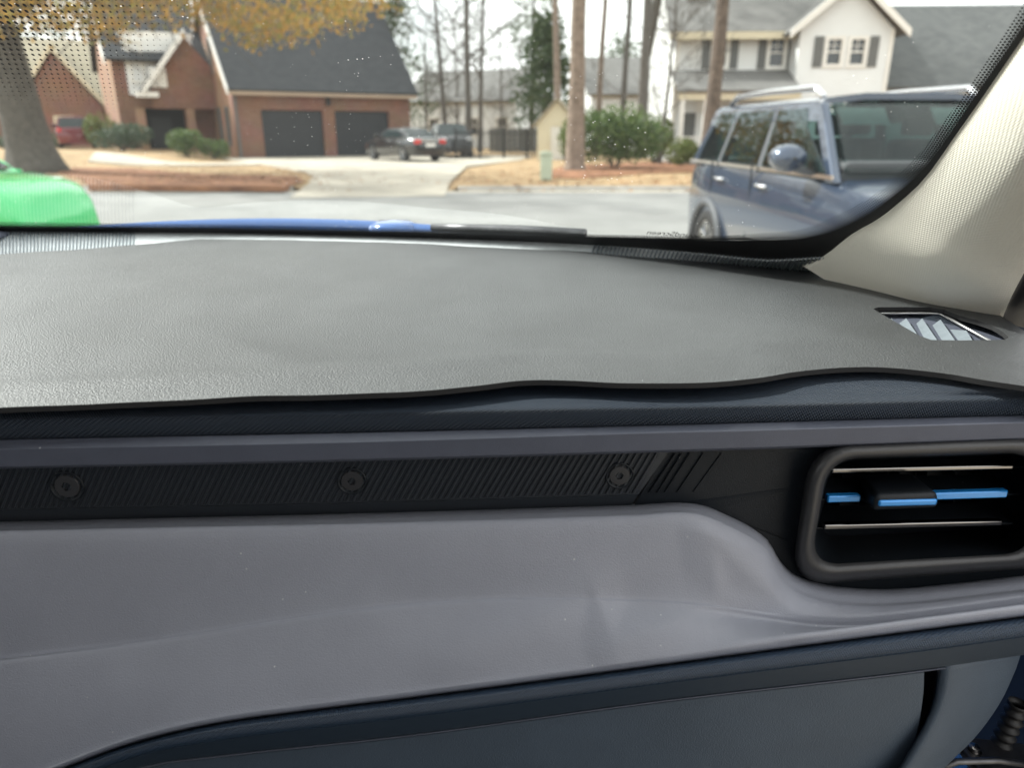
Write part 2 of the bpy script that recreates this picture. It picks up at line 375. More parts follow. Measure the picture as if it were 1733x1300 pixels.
MT['hedge'] = mat('blue_green_leaves', (.1, .2, .05), .55, island=[(.03, .06, .03), (.07, .11, .065), (.13, .17, .11)], trans=.2)
MT['needles'] = mat('needles', (.06, .1, .04), .7, island=[(.035, .06, .025), (.06, .095, .035), (.085, .115, .045)], trans=.2)
MT['tyre'] = mat('tyre', (.02, .02, .021), .85); MT['rim'] = mat('alloy', (.35, .36, .37), .3, .9)
MT['carglass'] = mat('tinted_glass', (.016, .026, .027), .02, spec=.45)
MT['seethrough'] = glass_mat('car_window_glass', (.40, .52, .51))
MT['duskbark'] = mat('brown_bark', (.105, .08, .065), .95, noise_=(5, .35, (.17, .13, .105)), bump=((12, .06),))
MT['seatgrey'] = mat('seat_grey', (.06, .065, .07), .8)
MT['visor'] = mat('pale_visor', (.55, .56, .52), .8)
MT['lens_red'] = mat('red_lens', (.55, .02, .02), .15, coat=1.0)
MT['lens_clear'] = mat('clear_lens', (.6, .62, .65), .1, coat=1.0)
MT['clad'] = mat('grey_cladding', (.07, .075, .085), .6)
MT['chromecar'] = mat('car_chrome', (.7, .7, .72), .15, 1.0)
MT['ironblack'] = mat('black_iron', (.012, .012, .013), .5)
MT['pedestal'] = mat('pale_green_paint', (.42, .48, .38), .6, noise_=(4, .1))

# ------------------------------------------------------------------ ground
YZ = .12
def strip(name, ptsL, m, z, kind='structure'):
    o = MB().add([Vector((p[0], p[1], z)) for p in ptsL], [tuple(t) for t in tessellate_polygon([[Vector((p[0], p[1], 0)) for p in ptsL]])]).build(name, m)
    o['kind'] = kind; return o
KY = atZ(866, 322, .02).y                            # far kerb of the street
strip('ground', [(-900, -600), (900, -600), (900, 1500), (-900, 1500)], 'lawn', -.012)
strip('front_drive', [(-6, -12), (9, -12), (9, 11.4), (-6, 11.4)], 'concrete', -.006)
strip('road', [(-300, 11.0), (300, 11.0), (300, KY), (-300, KY)], 'asphalt', -.001)
ga, gb = atZ(495, 328, 0).x, atZ(757, 322, 0).x      # mouth of the neighbour's drive
for x0, x1 in ((-120, ga - .3), (gb + .3, 120)):
    k = MB(); n = 40 if x0 > -100 else 40
    k.hexa([(x0, KY, -.01), (x1, KY, -.01), (x1, KY + .30, -.01), (x0, KY + .30, -.01)], [(x0, KY + .10, YZ - .01), (x1, KY + .10, YZ - .01), (x1, KY + .30, YZ - .002), (x0, KY + .30, YZ - .002)])
    structure(k.build('kerb', 'kerb', bevel=(.02, 2)))
structure(MB().add([(-150, KY - .45, .004), (150, KY - .45, .004), (150, KY + .02, .004), (-150, KY + .02, .004)], [(0, 1, 2, 3)]).build('gutter', 'concrete'))
# far yards: one gently uneven sheet with a cut for the drive mouth
ym = MB(); ny = 60; xs_ = [-110 + 4 * i for i in range(24)] + [-14 + .3 * i for i in range(61)] + [5 + 4 * i for i in range(27)]; ys_ = [KY + .30 + 120 * (j / (ny - 1)) ** 2.2 for j in range(ny)]
def apron(y): return max(0.0, min(1.0, (y - KY) / 3.2))
def yard_z(x, y):
    z = yard0(x, y); a = apron(y)
    if ga - .2 < x < gb + .2: z = min(z, -.03 + (YZ + .03) * a - .02)
    return z
def sm(t): t = max(0.0, min(1.0, t)); return t * t * (3 - 2 * t)
def yard0(x, y): return YZ + .42 * sm((-x - 14) / 5) * sm((y - 30) / 7) + .05 * noise.noise(Vector((x * .15, y * .15, 0))) * min(1, (y - KY) / 6)
ym.loft([[(x, y, yard_z(x, y)) for x in xs_] for y in ys_])
structure(ym.build('lawn', 'lawn', smooth=True))
def overlay(name, outline, m, dz):
    pts = [atZ(x, y, YZ) for x, y in outline]; pp = [Vector((p.x, p.y, 0)) for p in pts]
    out = []
    for i in range(len(pp)):
        a, b = pp[i], pp[(i + 1) % len(pp)]; n = max(1, int((b - a).length / .8)); out += [a.lerp(b, k / n) for k in range(n)]
    o = MB().prism([(p.x, p.y, (.012 + (YZ + .043) * apron(p.y) if name == 'driveway' else yard0(p.x, p.y) + .03 if name == 'garden_path' else YZ + .055) + dz) for p in out], (0, 0, -.14)).build(name, m); return structure(o)
dl, dr = atZ(530, 300, YZ), atZ(780, 284, YZ)
overlay('driveway', [(490, 326), (512, 312), (532, 301), (515, 292), (470, 284), (420, 276), (360, 268), (420, 262), (560, 258), (760, 264), (900, 266), (880, 272), (790, 283), (775, 297), (760, 309), (752, 323)], 'concrete', .0)
overlay('garden_path', [(150, 279), (240, 281), (330, 282), (440, 281), (425, 277), (330, 277), (250, 275), (165, 273)], 'concrete', .02)
overlay('straw_bed', [(925, 300), (930, 290), (950, 283), (1000, 279), (1110, 274), (1240, 274), (1600, 276), (1600, 288), (1240, 289), (1150, 292), (1060, 297), (980, 303)], 'straw', -.006)
overlay('straw_bed', [(140, 303), (90, 290), (130, 285), (220, 286), (330, 296), (500, 300), (515, 308), (480, 318), (300, 317), (150, 316)], 'straw', -.008)

# ------------------------------------------------------------------ houses
class House:
    def __init__(s, name, label, o, phi, cat='house'):
        s.o = Vector(o); s.e = Vector((math.cos(phi), math.sin(phi), 0)); s.b = Vector((-math.sin(phi), math.cos(phi), 0))
        s.root = thing(name, label, cat, s.o)
    def L(s, e, b, z): return s.o + s.e * e + s.b * b + Vector((0, 0, z))
    def blk(s, m, e0, e1, b0, b1, z0, z1):
        q = [(e0, b0), (e1, b0), (e1, b1), (e0, b1)]
        m.hexa([s.L(a, b, z0) for a, b in q], [s.L(a, b, z1) for a, b in q]); return m
    def wall(s, axis, c, t, a0, a1, z0, z1, holes, name, mt, parent=None):     # axis 'e': wall runs along e at b=c ; 'b': runs along b at e=c
        m = MB(); xs = sorted({a0, a1} | {h[0] for h in holes} | {h[1] for h in holes}); zs = sorted({z0, z1} | {h[2] for h in holes} | {h[3] for h in holes})
        for i in range(len(xs) - 1):
            for j in range(len(zs) - 1):
                cx, cz = (xs[i] + xs[i + 1]) / 2, (zs[j] + zs[j + 1]) / 2
                if any(h[0] < cx < h[1] and h[2] < cz < h[3] for h in holes): continue
                if axis == 'e': s.blk(m, xs[i], xs[i + 1], c, c + t, zs[j], zs[j + 1])
                else: s.blk(m, c, c + t, xs[i], xs[i + 1], zs[j], zs[j + 1])
        return m.build(name, mt, parent or s.root, uvw=True, fixn=True)
    def box(s, name, mt, e0, e1, b0, b1, z0, z1, parent=None, bevel=None, uvw=False, label=None):
        return s.blk(MB(), e0, e1, b0, b1, z0, z1).build(name, mt, parent or s.root, bevel=bevel, uvw=uvw, label=label)
    def window(s, axis, c, a0, a1, z0, z1, face=-1, frame='white', mull=2, shutters=None, rails=2):
        """window set in the opening: frame (part), pane + bars (sub-parts), face = outward side sign"""
        m = MB(); t = .07
        def bb(x0, x1, za, zb, d0, d1):
            if axis == 'e': s.blk(m, x0, x1, c + min(face * d0, face * d1), c + max(face * d0, face * d1), za, zb)
            else: s.blk(m, c + min(face * d0, face * d1), c + max(face * d0, face * d1), x0, x1, za, zb)
        for q in ((a0 - .08, a0 + t, z0 - .08, z1 + .08), (a1 - t, a1 + .08, z0 - .08, z1 + .08), (a0 + t, a1 - t, z0 - .08, z0 + t), (a0 + t, a1 - t, z1 - t, z1 + .08)): bb(*q, -.10, .05)
        w = m.build('window', frame, s.root)
        m = MB(); bb(a0 + t, a1 - t, z0 + t, z1 - t, -.09, -.07); m.build('pane', 'pane', w)
        m = MB(); zm = (z0 + z1) / 2; bb(a0 + t, a1 - t, zm - .03, zm + .03, -.07, -.01); m.build('meeting_rail', frame, w)
        for k in range(1, mull):
            xx = a0 + t + (a1 - a0 - 2 * t) * k / mull; m = MB(); bb(xx - .015, xx + .015, zm + .03, z1 - t, -.07, -.03); m.build('glazing_bar', frame, w)
        for k in range(1, rails):
            zz = zm + (z1 - t - zm) * k / rails; m = MB(); bb(a0 + t, a1 - t, zz - .012, zz + .012, -.068, -.035); m.build('glazing_bar', frame, w)
        if shutters:
            for x0, x1 in ((a0 - .09 - shutters, a0 - .09), (a1 + .09, a1 + .09 + shutters)):
                m = MB(); bb(x0, x1, z0 - .05, z1 + .05, .0, .04); sh = m.build('shutter', 'shutter', s.root)
                nl = 9
                for k in range(nl):
                    zz = z0 + (z1 - z0) * (k + .5) / nl; m = MB(); bb(x0 + .05, x1 - .05, zz - .03, zz + .03, .04, .055); m.build('slat', 'shutter', sh)
        return w
    def slope(s, name, mt, quad, th=.16, parent=None):                          # roof plane from four (e,b,z)
        p = [s.L(*q) for q in quad]; n = (p[1] - p[0]).cross(p[3] - p[0]).normalized()
        if n.z < 0: n = -n
        return MB().hexa(p, [q + n * th for q in p]).build(name, mt, parent or s.root, uvw=True)
    def tri(s, name, mt, pts, off, parent=None, uvw=True):
        p = [s.L(*q) for q in pts]; d = s.e * off[0] + s.b * off[1]
        return MB().prism(p, d).build(name, mt, parent or s.root, uvw=uvw)
    def bar(s, name, mt, a, b, w, h, parent=None):                              # straight board between two (e,b,z)
        a, b = s.L(*a), s.L(*b); d = (b - a).normalized(); sd = d.cross(Vector((0, 0, 1))).normalized() * w / 2; up = Vector((0, 0, h / 2))
        return MB().hexa([a - sd - up, a + sd - up, a + sd + up, a - sd + up], [b - sd - up, b + sd - up, b + sd + up, b - sd + up]).build(name, mt, parent or s.root)

# --- brick house with the double garage
A = atY(405, 268, 39.5); A.z = YZ; B = atY(697, 266, 44.6)
phi = math.atan2(B.y - A.y, B.x - A.x); LG = math.hypot(B.y - A.y, B.x - A.x)
h = House('brick_house', 'red brick house with double garage and steep dark shingle roof', A, phi)
def e_at(px):                                        # distance along the garage front for a picture column
    d = ray(px, 230); M2 = Matrix(((d.x, -h.e.x), (d.y, -h.e.y))); r = M2.inverted() @ Vector((A.x - CAM.x, A.y - CAM.y)); return r[1]
def z_at(px, py, b=0.0):
    d = ray(px, py); o2 = h.o + h.b * b; n = h.b; t = (o2 - CAM).dot(n) / d.dot(n); return (CAM + d * t).z - h.o.z
EZ = z_at(480, 150); DZ = z_at(495, 186)
d1, d2, d3, d4 = e_at(446), e_at(549), e_at(569), e_at(660)
DG = 9.4; RZ = EZ + 5.0
h.wall('e', 0, .3, 0, LG, 0, EZ, [(d1, d2, 0, DZ), (d3, d4, 0, DZ)], 'wall', 'brick')
for a, b in ((d1, d2), (d3, d4)):
    gd = h.box('garage_door', 'gdoor', a, b, .17, .22, 0, DZ)
    for r in range(4):
        for c in range(2):
            x0, x1 = a + (b - a) * c / 2 + .05, a + (b - a) * (c + 1) / 2 - .05; z0, z1 = DZ * r / 4 + .05, DZ * (r + 1) / 4 - .04
            h.box('panel', 'gdoor', x0, x1, .155, .17, z0, z1, gd, bevel=(.008, 1))
wl = [(1.3, 1.95, .7, 2.5), (3.2, 3.85, .7, 2.5)]
h.wall('b', 0, .3, .3, DG, 0, EZ, wl, 'wall', 'brick_lit')
h.wall('b', LG - .3, .3, .3, DG, 0, EZ, [], 'wall', 'brick')
h.wall('e', DG - .3, .3, .3, LG - .3, 0, EZ, [], 'wall', 'brick')
for a0, a1, z0, z1 in wl: h.window('b', 0, a0, a1, z0, z1, -1, 'shutter')
for e in (0, LG - .3): h.tri('gable_wall', 'brick_lit' if e == 0 else 'brick', [(e, 0, EZ), (e, DG, EZ), (e, DG / 2, RZ)], (.3, 0))
h.window('b', -.01, DG / 2 - .9, DG / 2 - .35, EZ + .9, EZ + 2.6, -1, 'shutter')
h.slope('roof', 'slate', [(-.25, -.45, EZ - .20), (LG + .3, -.45, EZ - .20), (LG + .3, DG / 2, RZ + .06), (-.25, DG / 2, RZ + .06)])
h.slope('roof', 'slate', [(-.25, DG + .45, EZ - .20), (LG + .3, DG + .45, EZ - .20), (LG + .3, DG / 2, RZ + .06), (-.25, DG / 2, RZ + .06)])
h.box('fascia', 'tan', -.2, LG + .25, -.47, -.40, EZ - .34, EZ - .06); h.box('soffit', 'tan', -.1, LG + .2, -.40, 0, EZ - .34, EZ - .30)
h.bar('rake_board', 'white', (-.30, -.5, EZ - .2), (-.30, DG / 2, RZ + .02), .10, .30); h.bar('rake_board', 'white', (-.30, DG + .5, EZ - .2), (-.30, DG / 2, RZ + .02), .10, .30)
h.box('downpipe', 'shutter', .06, .16, -.10, 0, 0, EZ - .3)
ln = h.box('lantern', 'ironblack', (d2 + d3) / 2 - .1, (d2 + d3) / 2 + .1, -.2, 0, DZ + .25, DZ + .65, bevel=(.02, 1))
# main block behind and left of the garage
def q(px, py, Y):                                    # picture column -> (e,b) on a line of constant distance
    p = atY(px, py, Y) - h.o; return p.dot(h.e), p.dot(h.b)
mb = 5.2
def eb(px, b):
    o2 = h.o + h.b * b; d = ray(px, 120); t = (o2 - CAM).dot(h.b) / d.dot(h.b); return ((CAM + d * t) - h.o).dot(h.e)
m0 = eb(190, mb); r0, r1 = eb(228, mb), eb(303, mb)
h.wall('e', mb, .3, m0, -.02, 0, 5.0, [(r0, r1, 0, 2.55)], 'wall', 'brick')
h.box('entry_recess', 'darkin', m0 + .35, -.1, mb + 1.2, mb + 1.3, 0, 3.2)
h.box('front_door', 'gdoor', (r0 + r1) / 2 - .5, (r0 + r1) / 2 + .5, mb + 1.1, mb + 1.18, 0, 2.1)
h.wall('b', m0, .3, mb + .3, mb + 9, 0, 5.0, [], 'wall', 'brick_lit')
h.slope('roof', 'slate', [(m0 - .3, mb - .5, 4.8), (.1, mb - .5, 4.8), (.1, mb + 4.6, 9.4), (m0 - .3, mb + 4.6, 9.4)])
h.slope('roof', 'slate', [(m0 - .3, mb + 9.5, 4.8), (.1, mb + 9.5, 4.8), (.1, mb + 4.6, 9.4), (m0 - .3, mb + 4.6, 9.4)])
h.tri('gable_wall', 'brick_lit', [(m0, mb, 5.0), (m0, mb + 9, 5.0), (m0, mb + 4.5, 9.2)], (.3, 0))
h.bar('rake_board', 'white', (m0 - .35, mb - .5, 4.8), (m0 - .35, mb + 4.6, 9.5), .12, .32)
# entrance gable in front of the main block, white siding above it
pb = mb - 1.2
def eb(px, b):
    o2 = h.o + h.b * b; d = ray(px, 120); t = (o2 - CAM).dot(h.b) / d.dot(h.b); return ((CAM + d * t) - h.o).dot(h.e)
el, ea = eb(240, pb), eb(318, pb); er = 2 * ea - el; zl, za = z_at(240, 152, pb), z_at(318, 62, pb)
h.tri('gable_wall', 'brick', [(el + .3, pb, 2.5), (er, pb, 2.5), (er, pb, zl), (ea, pb, za), (el + .3, pb, zl + .1)], (0, .3))
for e in (r0 - .35, r1 - .1): h.box('pier', 'brick_lit', e, e + .4, pb, pb + .3, 0, 2.5, uvw=True)
h.slope('porch_roof', 'grey_roof', [(el - .1, pb - .35, zl - .1), (el - .1, mb + .2, zl - .1), (ea, mb + .2, za + .15), (ea, pb - .35, za + .15)], .12)
h.bar('rake_board', 'white', (el - .15, pb - .4, zl - .1), (ea, pb - .4, za + .2), .12, .36)
h.box('eave_return', 'white', el - .5, el + .6, pb - .4, pb - .1, zl - .35, zl - .08)
h.box('louvre_vent', 'white', ea - 1.9, ea - 1.1, pb - .06, pb, zl + .15, zl + 1.1, bevel=(.3, 4))
ul, ur = eb(213, mb - .05), eb(330, mb - .05)
h.box('upper_wall', 'siding', ul, min(ur, -.05), mb - .12, mb - .02, zl - .2, z_at(260, 62, mb), uvw=True)
h.window('e', mb - .12, eb(222, mb - .1), eb(243, mb - .1), z_at(232, 138, mb), z_at(232, 70, mb), -1, 'white')
h.box('gutter', 'white', ul - .2, min(ur, -.05), mb - .6, mb - .46, z_at(260, 62, mb) - .05, z_at(260, 62, mb) + .2)
# --- tan-roofed brick house at the far left
A2 = atY(185, 215, 52); A2.z = YZ
h = House('brick_house', 'brick house with tan shingle roof and cream trim behind big trunk', A2, R(20))
h.wall('e', 0, .3, -11, 0, 0, 3.0, [(-4.6, -3.6, .8, 2.3), (-9.2, -8.0, .8, 2.3)], 'wall', 'brick')
for a0, a1, z0, z1 in ((-4.6, -3.6, .8, 2.3), (-9.2, -8.0, .8, 2.3)): h.window('e', 0, a0, a1, z0, z1, -1, 'cream')
h.wall('b', -.3, .3, .3, 9, 0, 3.0, [], 'wall', 'brick'); h.wall('b', -11, .3, .3, 9, 0, 3.0, [], 'wall', 'brick')
h.slope('roof', 'tan_roof', [(-11.4, -.5, 2.85), (.4, -.5, 2.85), (.4, 4.5, 7.2), (-11.4, 4.5, 7.2)]); h.slope('roof', 'tan_roof', [(-11.4, 9.5, 2.85), (.4, 9.5, 2.85), (.4, 4.5, 7.2), (-11.4, 4.5, 7.2)])
h.box('fascia', 'cream', -11.4, .4, -.58, -.5, 2.7, 3.0)
h.tri('gable_wall', 'brick', [(-4.6, -1.6, 0), (0, -1.6, 0), (0, -1.6, 2.9), (-2.3, -1.6, 6.0), (-4.6, -1.6, 2.9)], (0, .3))
h.bar('rake_board', 'cream', (-5.1, -1.75, 2.6), (-2.3, -1.75, 6.3), .12, .36); h.bar('rake_board', 'cream', (.5, -1.75, 2.6), (-2.3, -1.75, 6.3), .12, .36)
h.slope('roof', 'tan_roof', [(-5.1, -1.7, 2.6), (-5.1, 4, 2.6), (-2.3, 4, 6.2), (-2.3, -1.7, 6.2)], .14); h.slope('roof', 'tan_roof', [(.5, -1.7, 2.6), (.5, 4, 2.6), (-2.3, 4, 6.2), (-2.3, -1.7, 6.2)], .14)
h.window('e', -1.6, -2.8, -1.8, .8, 2.2, -1, 'cream')
h.tri('dormer_wall', 'cream', [(-9.6, .6, 3.4), (-6.6, .6, 3.4), (-8.1, .6, 5.4)], (0, .3), uvw=False)
h.slope('dormer_roof', 'tan_roof', [(-9.9, .4, 3.3), (-9.9, 4, 3.3), (-8.1, 4, 5.6), (-8.1, .4, 5.6)], .12); h.slope('dormer_roof', 'tan_roof', [(-6.3, .4, 3.3), (-6.3, 4, 3.3), (-8.1, 4, 5.6), (-8.1, .4, 5.6)], .12)

# --- white two-storey house on the right
WY = 35.0; A3 = atY(1137, 200, WY); A3.z = YZ
h = House('white_house', 'white sided two storey house with grey shutters and porch', A3, R(-3))
def we(px, b=0.0):
    o2 = h.o + h.b * b; d = ray(px, 120); n = h.b; t = (o2 - CAM).dot(n) / d.dot(n); return ((CAM + d * t) - h.o).dot(h.e)
def wz(px, py, b=0.0):
    o2 = h.o + h.b * b; d = ray(px, py); n = h.b; t = (o2 - CAM).dot(n) / d.dot(n); return (CAM + d * t).z - h.o.z
eg0, eg1 = we(1347, -1.2), we(1503, -1.2); ee = wz(1250, 56)
w1 = (we(1203), we(1229), wz(1216, 114), wz(1216, 64)); w2 = (we(1297), we(1325), wz(1310, 114), wz(1310, 63))
dr_ = (we(1163), we(1184), 0, 2.15)
h.wall('e', 0, .25, 0, eg0 + .02, 0, ee, [w1, w2, dr_], 'wall', 'siding')
h.window('e', 0, *w1, shutters=.36); h.window('e', 0, *w2, shutters=.36)
h.box('front_door', 'shutter', dr_[0], dr_[1], .1, .16, 0, 2.15)
h.wall('b', 0, .25, .25, 9, 0, ee, [], 'wall', 'siding')
h.tri('gable_wall', 'siding', [(0, 0, ee), (0, 9, ee), (0, 4.5, ee + 3.4)], (.25, 0))
h.slope('roof', 'grey_roof', [(-.4, -.5, ee - .1), (eg1 - .5, -.5, ee - .1), (eg1 - .5, 4.5, ee + 3.5), (-.4, 4.5, ee + 3.5)]); h.slope('roof', 'grey_roof', [(-.4, 9.5, ee - .1), (eg1 - .5, 9.5, ee - .1), (eg1 - .5, 4.5, ee + 3.5), (-.4, 4.5, ee + 3.5)])
h.box('fascia', 'cream', -.4, eg0, -.58, -.50, ee - .28, ee + .02)
ga3, gb3 = (we(1393, -1.2), we(1421, -1.2), wz(1400, 111, -1.2), wz(1400, 63, -1.2)), (we(1432, -1.2), we(1460, -1.2), wz(1440, 111, -1.2), wz(1440, 63, -1.2))
h.wall('e', -1.2, .25, eg0, eg1, 0, ee, [ga3, gb3], 'wall', 'siding')
h.window('e', -1.2, *ga3, shutters=None); h.window('e', -1.2, *gb3)
for x0 in (ga3[0] - .5, gb3[1] + .12): h.box('shutter', 'shutter', x0, x0 + .38, -1.25, -1.2, ga3[2] - .05, ga3[3] + .05)
gm = (eg0 + eg1) / 2; gp = wz(1430, -28, -1.2)
h.tri('gable_wall', 'siding', [(eg0, -1.2, ee), (eg1, -1.2, ee), (gm, -1.2, gp)], (0, .25))
h.slope('roof', 'grey_roof', [(eg0 - .45, -1.55, ee - .25), (eg0 - .45, 5, ee - .25), (gm, 5, gp + .1), (gm, -1.55, gp + .1)]); h.slope('roof', 'grey_roof', [(eg1 + .45, -1.55, ee - .25), (eg1 + .45, 5, ee - .25), (gm, 5, gp + .1), (gm, -1.55, gp + .1)])
h.bar('rake_board', 'white', (eg0 - .5, -1.62, ee - .2), (gm, -1.62, gp + .16), .10, .30); h.bar('rake_board', 'white', (eg1 + .5, -1.62, ee - .2), (gm, -1.62, gp + .16), .10, .30)
h.wall('b', eg1 - .25, .25, -.95, 8, 0, ee, [], 'wall', 'siding'); h.wall('b', eg0, .25, -.95, 0, 0, ee, [], 'wall', 'siding')
h.box('corner_board', 'white', eg1 - .14, eg1 + .02, -1.24, -1.10, 0, ee); h.box('corner_board', 'white', -.03, .14, -.04, .1, 0, ee)
pz1, pz0 = wz(1250, 122), wz(1250, 156, -2.2)
h.slope('porch_roof', 'grey_roof', [(-.2, -2.4, pz0), (eg0, -2.4, pz0), (eg0, .0, pz1), (-.2, .0, pz1)], .1)
h.box('porch_beam', 'cream', -.1, eg0, -2.3, -2.1, pz0 - .28, pz0 - .02)
for x in (.0, we(1195, -2.2), we(1245, -2.2), eg0 - .3): h.box('porch_post', 'white', x, x + .16, -2.28, -2.12, .3, pz0 - .28)
h.box('porch_floor', 'kerb', -.2, eg0, -2.4, 0, 0, .3)
pr_ = h.box('porch_railing', 'white', .16, eg0 - .3, -2.24, -2.18, 1.1, 1.16)
k = .35
while k < eg0 - .4: h.box('baluster', 'white', k, k + .035, -2.225, -2.19, .3, 1.1, pr_); k += .16
ch = h.box('chimney', 'siding', .2, 1.15, 4.0, 4.9, ee - 1, wz(1138, 12, 4.4), uvw=True); h.box('chimney_cap', 'shutter', .1, 1.25, 3.9, 5.0, wz(1138, 12, 4.4), wz(1138, 6, 4.4), ch)
# garage wing with the large dark roof
ew1 = eg1 + 9; wez, wrz = wz(1560, 150, -.6), wz(1560, 14, 4.0)
h.wall('e', -.2, .25, eg1, ew1, 0, wez, [], 'wall', 'siding'); h.wall('b', ew1 - .25, .25, .05, 8, 0, wez, [], 'wall', 'siding')
h.slope('wing_roof', 'dgrey_roof', [(eg1, -.7, wez - .05), (ew1 + .4, -.7, wez - .05), (ew1 + .4, 4, wrz), (eg1, 4, wrz)]); h.slope('wing_roof', 'dgrey_roof', [(eg1, 8.7, wez - .05), (ew1 + .4, 8.7, wez - .05), (ew1 + .4, 4, wrz), (eg1, 4, wrz)])

# --- two houses beyond the trees
def far_house(label, px0, px1, Y, phi, depth, ez, rz, wallm, lower=None):
    a = atY(px0, 200, Y); a.z = YZ; f = House('white_house', label, a, phi)
    d = ray(px1, 200); M2 = Matrix(((d.x, -f.e.x), (d.y, -f.e.y))); ln_ = (M2.inverted() @ Vector((a.x - CAM.x, a.y - CAM.y)))[1]
    ws = [(ln_ * t - .5, ln_ * t + .5, 1.0, 2.4) for t in (.25, .62, .88)]
    f.wall('e', 0, .25, 0, ln_, 0, ez, ws, 'wall', wallm)
    for w_ in ws: f.window('e', 0, *w_)
    f.wall('b', ln_ - .25, .25, .25, depth, 0, ez, [], 'wall', 'siding'); f.wall('b', 0, .25, .25, depth, 0, ez, [], 'wall', 'siding')
    f.tri('gable_wall', 'siding', [(ln_ - .25, 0, ez), (ln_ - .25, depth, ez), (ln_ - .25, depth / 2, rz)], (.25, 0)); f.tri('gable_wall', 'siding', [(0, 0, ez), (0, depth, ez), (0, depth / 2, rz)], (.25, 0))
    f.slope('roof', 'grey_roof', [(-.4, -.4, ez - .1), (ln_ + .2, -.4, ez - .1), (ln_ + .2, depth / 2, rz + .05), (-.4, depth / 2, rz + .05)]); f.slope('roof', 'grey_roof', [(-.4, depth + .4, ez - .1), (ln_ + .2, depth + .4, ez - .1), (ln_ + .2, depth / 2, rz + .05), (-.4, depth / 2, rz + .05)])
    return f
far_house('distant white house with grey roof seen between the bare trunks', 690, 873, 68, R(-24), 7.5, 3.7, 6.2, 'siding')
far_house('distant pale house with grey roof behind the big green bush', 1000, 1116, 58, R(4), 8, 3.9, 6.6, 'siding')

# --- garden shed
sa = atY(909, 258, 38); sa.z = YZ
h = House('garden_shed', 'small cream shed with pointed gable beside the pine trunk', sa, R(-8), 'shed')
h.wall('e', 0, .15, 0, 1.9, 0, 1.75, [(.65, 1.3, 0, 1.6)], 'wall', 'cream'); h.tri('gable_wall', 'cream', [(0, 0, 1.75), (1.9, 0, 1.75), (.95, 0, 2.75)], (0, .15))
h.box('shed_door', 'white', .65, 1.3, .05, .1, 0, 1.6)
h.wall('b', 0, .15, .15, 2.4, 0, 1.75, [], 'wall', 'cream'); h.wall('b', 1.75, .15, .15, 2.4, 0, 1.75, [], 'wall', 'cream')
h.slope('roof', 'tan_roof', [(-.2, -.2, 1.55), (-.2, 2.6, 1.55), (.95, 2.6, 2.8), (.95, -.2, 2.8)], .08); h.slope('roof', 'tan_roof', [(2.1, -.2, 1.55), (2.1, 2.6, 1.55), (.95, 2.6, 2.8), (.95, -.2, 2.8)], .08)

# --- black metal fence with an opaque run
fa, fb = atZ(772, 270, YZ), atZ(930, 268, YZ)
fr_ = thing('metal_fence', 'black metal picket fence across the lawn beside parked dark car', 'fence', fa)
FE = (fb - fa).normalized(); FL = (fb - fa).length; FH = 1.45
for k in range(5):
    p = fa + FE * FL * k / 4; MB().box(p + Vector((0, 0, FH / 2 + .03)), (.09, .09, FH + .06)).build('post', 'ironblack', fr_)
for z in (.2, FH - .18): MB().box((fa + fb) / 2 + Vector((0, 0, z)), (FL, .03, .045), Matrix.Rotation(math.atan2(FE.y, FE.x), 3, 'Z')).build('rail', 'ironblack', fr_)
for k in range(44):
    p = fa + FE * FL * (k + .5) / 44; MB().box(p + Vector((0, 0, FH / 2 + .02)), (.022, .022, FH - .05)).build('picket', 'ironblack', fr_)
sa_, sb_ = atZ(828, 258, YZ), atZ(922, 258, YZ)
sc_ = thing('screen_fence', 'dark grey board fence standing behind the black pickets', 'fence', sa_)
for k in range(12):
    p = sa_.lerp(sb_, (k + .5) / 12); MB().box(p + Vector((0, 0, .78)), ((sb_ - sa_).length / 12 - .02, .04, 1.5 + random.uniform(-.03, .03))).build('board', 'shutter', sc_)

# --- utility pedestal by the kerb
pp_ = atZ(924, 305, YZ)
ut = thing('utility_pedestal', 'pale green utility pedestal standing in grass near the kerb', 'utility box', pp_)
MB().box(pp_ + Vector((0, 0, .36)), (.34, .30, .72)).build('cabinet', 'pedestal', ut, bevel=(.03, 2))
MB().prism([pp_ + Vector((x, -.18, z)) for x, z in ((-.2, .72), (.2, .72), (.16, .80), (0, .84), (-.16, .80))], (0, .36, 0)).build('cap', 'pedestal', ut, bevel=(.015, 2))

